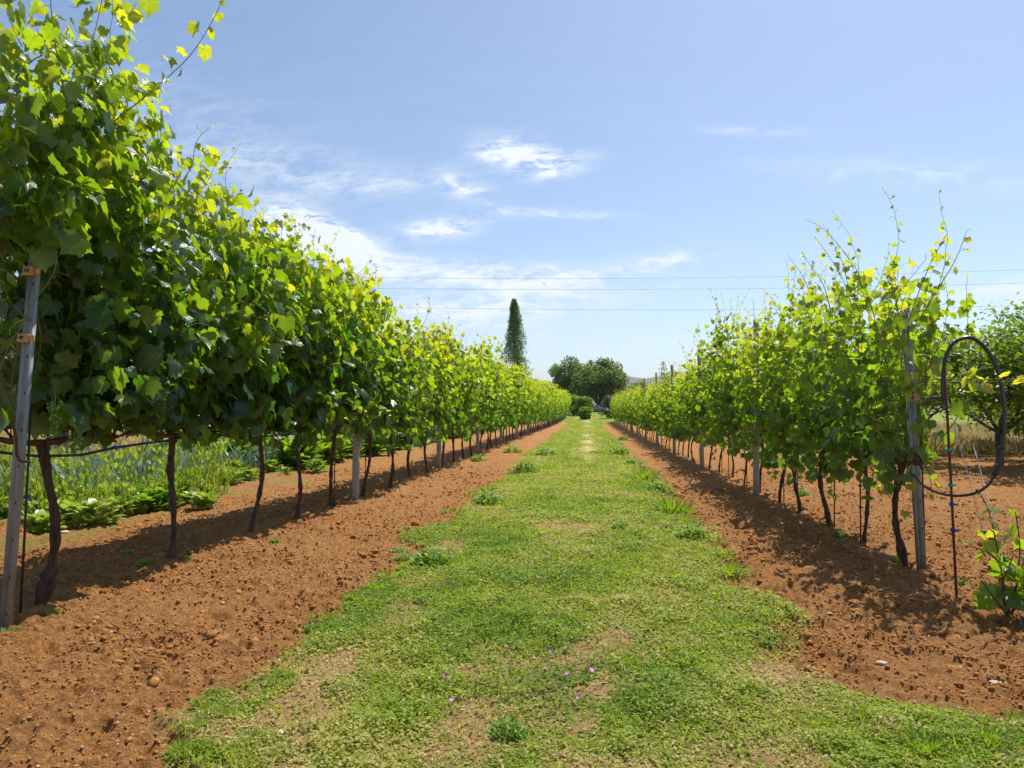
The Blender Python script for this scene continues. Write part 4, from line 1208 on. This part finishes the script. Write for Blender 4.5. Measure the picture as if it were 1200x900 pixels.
def chard_mesh(seed, n=34, s=.16, upright=.8, wide=T_BROAD, mat='chard', age=.4):
    rg = np.random.default_rng(seed); a = rg.uniform(0, 6.28, n); r = rg.random(n) * .08
    lay = rg.random(n)
    r = r * 1.5; P = np.column_stack((r * np.cos(a), r * np.sin(a), lay * .15))
    T = np.column_stack((np.cos(a), np.sin(a), rg.uniform(.1, 1, n) * upright + lay * .9)) + rg.normal(0, .15, (n, 3))
    Nn = np.column_stack((-np.cos(a) * .5, -np.sin(a) * .5, np.ones(n)))
    return leaf_mesh('crop_leaves', M[mat], [leaves_arrays(wide, P, T, Nn, rg.uniform(.6, 1.2, n) * s, np.clip(rg.normal(age, .22, n), 0, 1), .25, -.55, .10, rg)])
let_me = [chard_mesh(i, 220, .075, 1.9, age=.80) for i in range(3)]; cha_me = [chard_mesh(10 + i, 120, .125, 2.2, age=.38) for i in range(3)]
herb_me = [chard_mesh(20 + i, 110, .09, .9, T_OVAL, 'weed', .6) for i in range(3)]
def crop(name, me, px, py, scl, label, group=None):
    d = at(px, py, 1.0); s = CAMZ / (CAMZ - d[2]); X, Y = d[0] * s, s
    o = obj(name, me, None, (X, Y, gz1(X, Y) - .01), (0, 0, random.uniform(0, 6.28))); o.scale = [scl * 1.25] * 3
    tag(o, label, 'vegetable', group)
for i, (px, py, sc_, lab) in enumerate([(50, 622, 1.0, 'light green lettuce in the vegetable bed, beside the nearest trunk'), (82, 612, 1.15, 'light green lettuce with a yellowed leaf at the bed front'),
        (112, 616, 1.1, 'broad pale lettuce in the middle of the bed front'), (135, 606, 1.0, 'lettuce at the right end of the front bed'), (96, 597, 1.2, 'lettuce in the second bed rank, behind the yellowed one'),
        (62, 600, 1.2, 'lettuce in the second bed rank, left of the others'), (125, 590, 1.1, 'lettuce in the second rank, next to the dark chard'), (240, 596, .9, 'low light green lettuce right of the second trunk'), (222, 590, .8, 'small lettuce just behind the second trunk'), (30, 590, 1.2, 'lettuce near the metal post, behind')]):
    crop('lettuce', let_me[i % 3], px, py, sc_, lab, 'lettuces')
for i, (px, py, sc_, lab) in enumerate([(165, 600, 1.0, 'dark green leafy chard left of the second trunk'), (188, 596, 1.0, 'dark green chard touching the second trunk'), (150, 588, 1.1, 'tall dark chard behind the others, left'), (205, 586, .9, 'chard plant behind the second trunk'), (140, 575, 1.2, 'farthest chard plant before the leeks')]):
    crop('chard', cha_me[i % 3], px, py, sc_, lab, 'chard plants')
for i in range(52):
    Yk = random.uniform(6.0, 13); Xk = -5.2 - random.random() ** .8 * 1.6 - max(0, 8.5 - Yk) * .30
    o = obj('bed_weed', herb_me[i % 3], None, (Xk, Yk, gz1(Xk, Yk)), (0, 0, random.uniform(0, 6))); q_ = random.uniform(.7, 1.5); o.scale = (q_, q_, q_)
    tag(o, 'low leafy green weed between the vegetable bed and the vines', 'weed', 'weeds in the garden')
# tall yellow-green bolting herbs
n = 40000; x = rng.uniform(-12, -5.0, n); y = rng.uniform(5.6, 9.8, n)
k = (x < -4.4 - (y - 5.6) * .15 - .5 * (fbm(x, y, 3, 3))) & (x > -11 - 0 * y) & (y > 6.7 + .5 * fbm(x * 2, y, 2, 5)) & (rng.random(n) < .25 + .9 * sstep(.4, .6, fbm(x * 1.5, y * 1.5, 3, 15)))
k &= ~((x > -8.0 - (y - 6.6) * .1) & (x < -5.5) & (y > 7.7))
x, y = x[k], y[k]; n = len(x)
lf = []
z = gz(x, y) + rng.random(n) ** .7 * .74
a = rng.uniform(0, 6.28, n)
lf.append(leaves_arrays(T_OVAL, np.column_stack((x, y, z)), np.column_stack((np.cos(a) * .5, np.sin(a) * .5, np.ones(n))), np.column_stack((rng.normal(0, 1, n), rng.normal(0, 1, n), rng.normal(.4, .5, n))), rng.uniform(.03, .085, n), np.clip(rng.normal(.88, .15, n), 0, 1), .15, -.2, .03))
k = rng.random(n) < .22
lf.append(tufts(x[k], y[k], rng.uniform(.45, .8, k.sum()), .1, (T_TRI[0] * np.array((1, .12, 1)), T_TRI[1]), rng.uniform(1.2, 1.5, k.sum()), np.clip(rng.normal(.75, .2, k.sum()), 0, 1), None, ''))
o = obj('tall_herbs', leaf_mesh('tall_herbs', M['weed'], lf)); tag(o, 'tall feathery yellow green herbs gone to seed behind the lettuces', 'plants'); o['kind'] = 'stuff'
# bean bushes along the row, farther on
bush_me = [chard_mesh(40 + i, 260, .13, 1.4, T_OVAL, 'weed', .45) for i in range(4)]
bi = 0
for Yk in np.arange(13.5, 60, .95):
    for Xo in (-5.9, -7.2, -8.6):
        Xk = Xo + random.uniform(-.25, .25); q_ = random.uniform(1.7, 3.0)
        o = obj('bean_bush', bush_me[bi % 4], None, (Xk, Yk, gz1(Xk, Yk)), (0, 0, random.uniform(0, 6))); o.scale = (q_, q_, q_ * 1.15); bi += 1
        tag(o, 'low leafy bush in the green band behind the left vine row', 'bush', 'bushes behind the left row')

# ------------------------------------------------------------------ trees
def branch_tree(rg, h, spread, nl=7, r0=.12, trunk_h=.8, levels=2):
    """trunk and limbs in one mesh; returns mesh builder and twig ends"""
    m = MB(); tips = []
    top = np.array((rg.normal(0, .05), rg.normal(0, .05), trunk_h))
    n = 8; t = np.linspace(0, 1, n)
    m.tube(np.column_stack((top[0] * t + .02 * np.sin(t * 5), top[1] * t, -.1 + (trunk_h + .1) * t)), r0 * (1 + .5 * np.exp(-t * 6)) * (1 - .2 * t), 9, True, .08)
    def limb(p, d, ln, r, lev):
        n = 7; pts = [p]
        for i in range(n):
            d = unit(d + rg.normal(0, .16, 3) + np.array((0, 0, .05))); p = p + d * ln / n; pts.append(p)
        m.tube(pts, np.linspace(r, r * .4, n + 1), 6 if lev else 7, False)
        if lev > 0:
            for k in range(rg.integers(3, 6)):
                q = pts[rg.integers(3, n + 1)]
                limb(q, unit(d + rg.normal(0, .75, 3)), ln * rg.uniform(.45, .7), r * .5, lev - 1)
        tips.extend(pts[3:])
    for k in range(nl):
        a = 2 * math.pi * k / nl + rg.uniform(-.3, .3)
        limb(top, unit(np.array((math.cos(a) * spread, math.sin(a) * spread, rg.uniform(.5, 1.3)))), (h - trunk_h) * rg.uniform(.55, .8), r0 * .55, levels)
    return m, np.array(tips)
def crown_mesh(rg, tips, n, sig, size, tmpl, mat, zmin=0, age=(.4, .2), droop=.3, lift=0.0):
    c = tips[rg.integers(0, len(tips), n)] + rg.normal(0, sig, (n, 3)) * np.array((1, 1, .8))
    c = c[c[:, 2] > zmin]; n = len(c)
    T = rg.normal(0, 1, (n, 3)) + np.array((0, 0, -droop + lift)); Nn = rg.normal(0, .6, (n, 3)) + np.array((0, 0, .9))
    return leaf_mesh('tree_foliage', M[mat], [leaves_arrays(tmpl, c, T, Nn, size * rg.uniform(.7, 1.25, n), np.clip(rg.normal(*age, n), 0, 1), .15, -.25, .04, rg)])
def fruit_parts(seed, h=3.6):
    rg = np.random.default_rng(seed)
    m, tips = branch_tree(rg, h, .8, 7, .065, .75, 2)
    # upright water shoots
    for k in range(12):
        p = tips[rg.integers(len(tips))]
        if p[2] < h * .55: continue
        q = [p + np.array((rg.normal(0, .02), rg.normal(0, .02), z_)) for z_ in np.linspace(0, rg.uniform(.4, .8), 6)]
        m.tube(q, np.linspace(.008, .003, 6), 4, False); tips = np.concatenate((tips, np.array(q)))
    return m.mesh('tree_trunk', M['tree_bark']), crown_mesh(rg, tips, 15000, .19, .09, T_OVAL, 'fruit_leaf', .75)
FR = [fruit_parts(900 + i) for i in range(3)]
for i, (X, Y, s, lab) in enumerate([(8.85, 15.9, 1.15, 'dark green fruit tree with forked trunk seen through the hose loop'), (9.1, 11.4, .9, 'fruit tree whose branches enter at the right edge'),
        (11.6, 17.0, 1.2, 'fruit tree at the right edge, behind the one seen through the loop'), (8.9, 20.2, 1.15, 'fruit tree behind the top of the near right post'), (8.6, 25, 1.0, 'fruit tree hidden mostly behind the right vines, nearer one'),
        (8.0, 29, .95, 'fruit tree hidden mostly behind the right vines, farther one'), (13.0, 22, 1.1, 'fruit tree farther out at the right edge'), (8.1, 9.0, .78, 'low fruit tree at the very right edge, nearest of its kind'), (6.9, 21.5, .8, 'fruit tree glimpsed between the right vines and the big tree'), (11.2, 24.5, 1.1, 'fruit tree in the rear rank near the right edge'), (9.6, 30, 1.1, 'fruit tree at the back of the orchard'), (7.9, 34.5, .9, 'small far fruit tree behind the right row')]):
    r_ = empty('fruit_tree', (X, Y, gz1(X, Y)), i * 1.3); r_.scale = [s, s, s * .80]; tag(r_, lab, 'tree', 'fruit trees right of the vines')
    obj('trunk', FR[i % 3][0], r_); obj('crown', FR[i % 3][1], r_)
# olive at the far left
rg = np.random.default_rng(77); m, tips = branch_tree(rg, 4.6, .95, 8, .16, .9, 2)
for i, (X, Y, lab) in enumerate([(-10.6, 10.6, 'silvery olive tree behind the leaning metal post'), (-14.5, 17.5, 'silvery olive tree farther back at the left')]):
    r_ = empty('olive_tree', (X, Y, gz1(X, Y)), i * 2.0); r_.scale = (1.15,) * 3; tag(r_, lab, 'tree', 'olive trees')
    if i == 0:
        tm_ = m.mesh('tree_trunk', M['tree_bark']); cm_ = crown_mesh(rg, tips, 15000, .22, .075, T_LANCE, 'olive_leaf', .7, (.5, .25))
    obj('trunk', tm_, r_); obj('crown', cm_, r_)

def clump_crown(rg, centres, radii, n, size, mat, age=(.4, .2), squash=.8, tmpl=T_DIA, up=0.0):
    w = np.array(radii) ** 2; w = w / w.sum(); k = rg.choice(len(centres), n, p=w)
    d = unit(rg.normal(0, 1, (n, 3))); rr = np.array(radii)[k] * rg.random(n) ** .33
    c = np.array(centres)[k] + d * rr[:, None] * np.array((1, 1, squash))
    T = rg.normal(0, 1, (n, 3)) + np.array((0, 0, up)); Nn = d * .9 + rg.normal(0, .5, (n, 3)) + np.array((0, 0, .4))
    return leaf_mesh('tree_foliage', M[mat], [leaves_arrays(tmpl, c, T, Nn, size * rg.uniform(.6, 1.3, n), np.clip(rg.normal(*age, n), 0, 1), .1, -.2, .04, rg)])
def big_tree(name, seed, X, Y, h, w, trunk_h, label, cat='tree', mat='oak_leaf', n=20000, size=.30, ncl=60, group=None, flat=.8):
    rg = np.random.default_rng(seed); z0 = float(land(np.array([X]), np.array([Y]))[0])
    r_ = empty(name, (X, Y, z0)); tag(r_, label, cat, group)
    cz = (h + trunk_h) / 2; rz = (h - trunk_h) / 2; cs = []; rs = []
    for i in range(ncl):
        d = unit(rg.normal(0, 1, 3)); q = rg.uniform(.45, .86)
        if d[2] < -.55: d[2] = -.4
        if cat == 'shrub':
            hz_ = rg.random() ** .8; q = rg.uniform(.2, .85) * math.sqrt(max(.05, 1 - (hz_ * .9) ** 2)); d = unit(d * (1, 1, 0)); d[2] = 0
        cs.append((d[0] * w / 2 * q, d[1] * w / 2 * q, (.12 + hz_ * .75) * h if cat == 'shrub' else cz + d[2] * rz * q)); rs.append(rg.uniform(.11, .20) * w)
    m = MB(); n_ = 7; t = np.linspace(0, 1, n_)
    m.tube(np.column_stack((.1 * np.sin(t * 3), 0 * t, -.3 + (cz + .3) * t)), w * .045 * (1 + .4 * np.exp(-t * 7)) * (1 - .5 * t), 8, False)
    for c in cs[::2]:
        a0 = np.array((0, 0, trunk_h * rg.uniform(.8, 1.4))); c = np.array(c)
        m.tube([a0, a0 * .5 + c * .5 + rg.normal(0, .03 * w, 3), c], (w * .018, w * .011, w * .005), 5, False)
    m.build('trunk', M['tree_bark'], r_); obj('crown', clump_crown(rg, cs, rs, n, size, mat, squash=flat), r_)
    return r_
def gx(px, Y): return (px - 688) / 800 * Y
big_tree('oak_tree', 1, gx(669, 112), 112, 8.3, 8.2, .5, 'broad dark green tree at the end of the path, left of the pair', group='trees at the path end')
big_tree('oak_tree', 2, gx(703, 106), 106, 8.1, 8.6, .6, 'broad dark green tree at the end of the path, right of the pair', group='trees at the path end')
big_tree('oak_tree', 12, gx(684, 118), 118, 7.9, 8.5, .5, 'dark tree filling the gap behind the pair at the path end', group='trees at the path end')
big_tree('distant_tree', 3, gx(752, 140), 140, 5.6, 9, .8, 'low dark tree showing just above the right vines', n=6000, size=.35, ncl=24)
big_tree('distant_tree', 4, gx(628, 150), 150, 5.5, 12, .8, 'low dark tree between the poplar and the broad trees', n=6000, size=.35, ncl=24)
big_tree('distant_tree', 5, gx(608, 160), 160, 5.0, 14, .5, 'low dark tree behind the poplar foot', n=6000, size=.35, ncl=24)
big_tree('distant_tree', 6, gx(640, 135), 135, 4.6, 8, .5, 'low tree left of the broad pair', n=5000, size=.3, ncl=22)
big_tree('olive_shrub', 7, gx(716, 74), 74, 2.7, 3.0, .3, 'grey green round shrub at the far end of the right row', 'shrub', 'olive_leaf', 5000, .15, 26)
for i, (px, Y, h, w, lab) in enumerate([(672, 84, 2.5, 3.4, 'green shrub left of the path end, in the middle'), (684, 82, 2.4, 3.0, 'green shrub left of the path end, rightmost'), (660, 88, 2.5, 3.6, 'green shrub at the far end of the left row'),
        (692, 70, 1.35, 1.5, 'small round yellow green bush beside the path end'), (690, 69, 1.2, 1.4, 'smaller round bush touching the yellow green one')]):
    if i == 4: continue
    big_tree('garden_shrub', 30 + i, gx(px, Y) - (.5 if i == 3 else 0), Y, h, w, .02, lab, 'shrub', 'weed', 9000, .15, 40, 'shrubs at the path end')
# tree line far off both sides
fl_ = 0
for i in range(9):
    X = 30 + i * 16 + random.uniform(-4, 4); Y = 95 + random.uniform(-10, 25)
    big_tree('distant_tree', 50 + i, X, Y, random.uniform(5, 7.5), random.uniform(8, 11), .8, f'distant tree of the field edge at right, {ORD[i]} from the path', n=3500, size=.4, ncl=20, group='far trees at right')
for i in range(8):
    X = -34 - i * 15 + random.uniform(-4, 4); Y = 90 + random.uniform(-10, 25)
    big_tree('distant_tree', 70 + i, X, Y, random.uniform(4.5, 6.5), random.uniform(8, 11), .8, f'distant tree of the field edge at left, {ORD[i]} from the path', n=3500, size=.4, ncl=20, group='far trees at left')
# poplar
rg = np.random.default_rng(90); Yq = 96; X = gx(605, Yq); z0 = float(land(np.array([X]), np.array([Yq]))[0])
r_ = empty('poplar_tree', (X, Yq, z0)); r_.rotation_euler = (0, R(-1.2), 0); tag(r_, 'tall slender columnar poplar rising behind the left vine row', 'tree')
H = 16.1; m = MB(); t = np.linspace(0, 1, 10); m.tube(np.column_stack((.05 * np.sin(t * 6), 0 * t, -.3 + (H * .96) * t)), .22 * (1 - .9 * t) + .02, 7, False)
for i in range(40):
    z_ = rg.uniform(.8, H * .85); a = rg.uniform(0, 6.28); w = .9
    m.tube([(0, 0, z_), (math.cos(a) * w * .5, math.sin(a) * w * .5, z_ + .8), (math.cos(a) * w, math.sin(a) * w, z_ + 2.0)], (.05, .03, .012), 4, False)
m.build('trunk', M['tree_bark'], r_)
n = 26000; t = rg.random(n) ** .95; a = rg.uniform(0, 2 * math.pi, n)
w = 1.62 * (.80 + .2 * np.sin(np.pi * (t * .9 + .1))) * np.clip((1.02 - t) / .5, 0, 1) ** .55
lob = .50 + 1.0 * vnoise(a * 1.6 + 3, t * 15 - np.abs(np.sin(a)) * 1.5)
rr = w * lob * rg.random(n) ** .5
kp = vnoise(a * 2.3, t * 26 + rr * 2) > .40
P = np.column_stack((rr * np.cos(a), rr * np.sin(a), .7 + t * (H - .7)))[kp]; n = len(P)
obj('crown', leaf_mesh('tree_foliage', M['poplar_leaf'], [leaves_arrays(T_DIA, P, rg.normal(0, 1, (n, 3)) + (0, 0, .8), rg.normal(0, .6, (n, 3)) + np.column_stack((P[:, 0], P[:, 1], np.zeros(n))) * .5 + (0, 0, .3), .19 * rg.uniform(.6, 1.3, n), np.clip(rg.normal(.45, .25, n), 0, 1), .1, -.2, .04, rg)]), r_)

# ------------------------------------------------------------------ parked car by the trees
cx, cyv = gx(697, 99), 99; z0 = float(land(np.array([cx]), np.array([cyv]))[0])
car = empty('parked_car', (cx - .6, cyv, z0), R(25)); car.scale = (.8,) * 3; tag(car, 'small silver blue car parked under the broad trees', 'car')
M['paint'] = simple_material('car_paint', (.16, .20, .26), (.19, .23, .29), 8, .35, 0, metal=.3)
M['glass'] = simple_material('car_glass', (.02, .025, .03), (.03, .035, .04), 8, .08, 0, spec=.8)
M['tyre'] = simple_material('car_tyre', (.012, .012, .012), (.02, .02, .02), 20, .85, 0)
side = np.array([(-2.0, .3), (-2.02, .75), (-1.85, .92), (-1.35, .98), (-.75, 1.42), (.75, 1.46), (1.55, 1.0), (1.98, .92), (2.02, .4), (1.9, .28)])
m = MB(); n = len(side); v = []
for yq, ins in ((-.82, 0), (.82, 0)):
    for (a, b) in side: v.append((a, yq * (.86 if b > 1.2 else 1), b))
m.add(v, [tuple(range(n - 1, -1, -1))[::-1][::-1], tuple(range(n, 2 * n))] + [(i, (i + 1) % n, n + (i + 1) % n, n + i) for i in range(n)])
bd = m.build('body', M['paint'], car, smooth=False); bd.modifiers.new('b', 'BEVEL').width = .05
for sx in (-1, 1):
    m = MB(); m.add([(-1.2, sx * .83, 1.0), (1.35, sx * .83, 1.0), (.7, sx * .735, 1.38), (-.72, sx * .735, 1.36)], [(0, 1, 2, 3)]); m.add([(-1.2, sx * .815, 1.0), (1.35, sx * .815, 1.0), (.7, sx * .72, 1.38), (-.72, sx * .72, 1.36)], [(3, 2, 1, 0)]); m.build('side_window', M['glass'], car, smooth=False)
    for wx in (-1.25, 1.25):
        m = MB(); m.tube([(wx, sx * .66, .31), (wx, sx * .86, .31)], .31, 16); w_ = m.build('wheel', M['tyre'], car)
        m = MB(); m.tube([(wx, sx * .86, .31), (wx, sx * .872, .31)], .18, 12); m.build('rim', M['galv'], w_)
m = MB(); m.add([(-1.34, -.7, 1.0), (-1.34, .7, 1.0), (-.80, .64, 1.40), (-.80, -.64, 1.40)], [(0, 1, 2, 3)]); m.v[0][:, 0] -= .02; m.build('windscreen', M['glass'], car, smooth=False)

# ------------------------------------------------------------------ pylon, power lines, bird, hills
YP = 900.0; px_ = gx(775, YP); zb = -2.0; zt = CAMZ + (480 - 424) / 800 * YP
py = empty('pylon', (px_, YP, zb)); tag(py, 'distant steel lattice pylon above the right vines', 'pylon')
M['pylon'] = simple_material('pylon_steel', (.16, .17, .18), (.22, .23, .24), 1, .6, 0)
m = MB(); Ht = zt - zb
def wl_(z): return 5.5 * (1 - z / Ht) ** 1.1 + .7
lev = np.linspace(0, Ht, 11)
for sx in (-1, 1):
    for sy in (-1, 1): m.tube([(sx * wl_(z_), sy * wl_(z_), z_) for z_ in lev], .28, 4)
for a, b in zip(lev[:-1], lev[1:]):
    for s in (-1, 1):
        m.tube([(-wl_(a), s * wl_(a), a), (wl_(b), s * wl_(b), b)], .15, 3); m.tube([(wl_(a), s * wl_(a), a), (-wl_(b), s * wl_(b), b)], .15, 3)
        m.tube([(s * wl_(a), -wl_(a), a), (s * wl_(b), wl_(b), b)], .15, 3)
m.build('lattice', M['pylon'], py, smooth=False)
for z_, w_ in ((Ht * .93, 4.5), (Ht * .84, 6.0), (Ht * .75, 5.0)):
    m = MB(); m.tube([(-w_, 0, z_), (w_, 0, z_)], .22, 4); m.tube([(-w_, 0, z_), (0, 0, z_ + 2.2), (w_, 0, z_)], .14, 4); m.build('cross_arm', M['pylon'], py, smooth=False)
M['line'] = simple_material('power_line', (.26, .27, .29), (.30, .31, .33), 1, .6, 0)
YL = 150.0
for (pL, pM, pR, lab) in (((100, 318), (760, 326), (1400, 306), 'topmost thin power line crossing the sky'), ((100, 332), (760, 339), (1400, 324), 'middle thin power line crossing the sky'), ((100, 352), (760, 363), (1400, 352), 'lowest thin power line crossing the sky')):
    P3 = [at(q_[0], q_[1], YL) for q_ in (pL, pM, pR)]
    t = np.linspace(-1.1, 1.1, 60); A_, B_, C_ = P3
    # a sagging span through the three points
    pts = [A_ * (s_ * (s_ - 1) / 2) + B_ * (1 - s_ * s_) + C_ * (s_ * (s_ + 1) / 2) for s_ in t]
    m = MB(); m.tube(pts, .030, 4); tag(m.build('power_line', M['line']), lab, 'power line', 'power lines')
bp = at(637.5, 332, 60); m = MB(); br = empty('bird', bp); br.scale = (.55,) * 3; tag(br, 'tiny dark bird flying below the clouds, above the poplar', 'bird')
M['bird'] = simple_material('bird_feathers', (.03, .03, .035), (.06, .06, .06), 10, .7, 0)
m.ball((0, 0, 0), .1, 8, 6, (1.3, .5, .5)); m.ball((.14, 0, .02), .045, 6, 5); m.tube([(-.1, 0, 0), (-.22, 0, .01)], (.03, .045), 5)
for s in (-1, 1): m.add([(.06, 0, .02), (.08, s * .14, .07), (.0, s * .26, .04), (-.05, s * .13, .05), (-.06, 0, .02)], [(0, 1, 2, 3, 4)] if s > 0 else [(4, 3, 2, 1, 0)])
m.build('body', M['bird'], br)

# hills
M['hill'] = simple_material('scrub_hills', (.045, .05, .03), (.12, .10, .065), .012, .95, 0)
def hill_range(ctrl, Y, depth, seed):
    px = np.linspace(-700, 2100, 420); py_ = np.interp(px, [c[0] for c in ctrl], [c[1] for c in ctrl])
    py_ = py_ - 2.2 * (fbm(px * .05, px * 0 + seed, 4) - .5) * 2
    X = (px - 688) / 800 * Y; top = CAMZ + (480 - py_) / 800 * Y
    rows = []
    for k, t in enumerate(np.linspace(0, 1, 12)):
        y_ = Y - depth * (1 - t); h = top * (t ** 1.2) - 20 * (1 - t) + (fbm(X * .012, X * 0 + k * .7, 4, seed) - .5) * top * .5 * math.sin(t * math.pi)
        rows.append(np.column_stack((X, np.full_like(X, y_), h)))
    rows.append(np.column_stack((X, np.full_like(X, Y + depth), np.full_like(X, -30))))
    v = np.stack(rows); r_, c_ = v.shape[:2]; idx = np.arange(r_ * c_).reshape(r_, c_)
    f = np.stack((idx[:-1, :-1], idx[:-1, 1:], idx[1:, 1:], idx[1:, :-1]), -1).reshape(-1, 4)
    o = obj('hills', mesh_np('hills', v, f, np.full(len(f), 4), M['hill'], smooth=True)); o['kind'] = 'structure'
hill_range([(-700, 452), (300, 446), (560, 444), (600, 441), (622, 443), (645, 450), (700, 452), (725, 447), (735, 441), (745, 443), (760, 444), (780, 438), (800, 437), (850, 441), (1000, 440), (1300, 446), (2100, 455)], 4200, 900, 3)

# ------------------------------------------------------------------ air
HAZE = 1
if HAZE:
    m, nt, out = new_mat('haze_air'); N = NT(nt)
    pv = N.n('ShaderNodeVolumePrincipled', {'Color': (.80, .88, 1.0, 1), 'Density': 1.0e-4, 'Anisotropy': .2})
    nt.links.new(pv.outputs[0], out.inputs['Volume'])
    b = MB(); zt_ = CAMZ + (480 - 425) / 800 * 4200 + 60
    b.box((0, 2500, (zt_ - 40) / 2), (14000, 7200 + 1000, zt_ + 40))
    hz_ = b.build('haze', m, smooth=False); hz_['kind'] = 'stuff'; hz_['label'] = 'thin blue summer haze in front of the far hills'; hz_['category'] = 'haze'
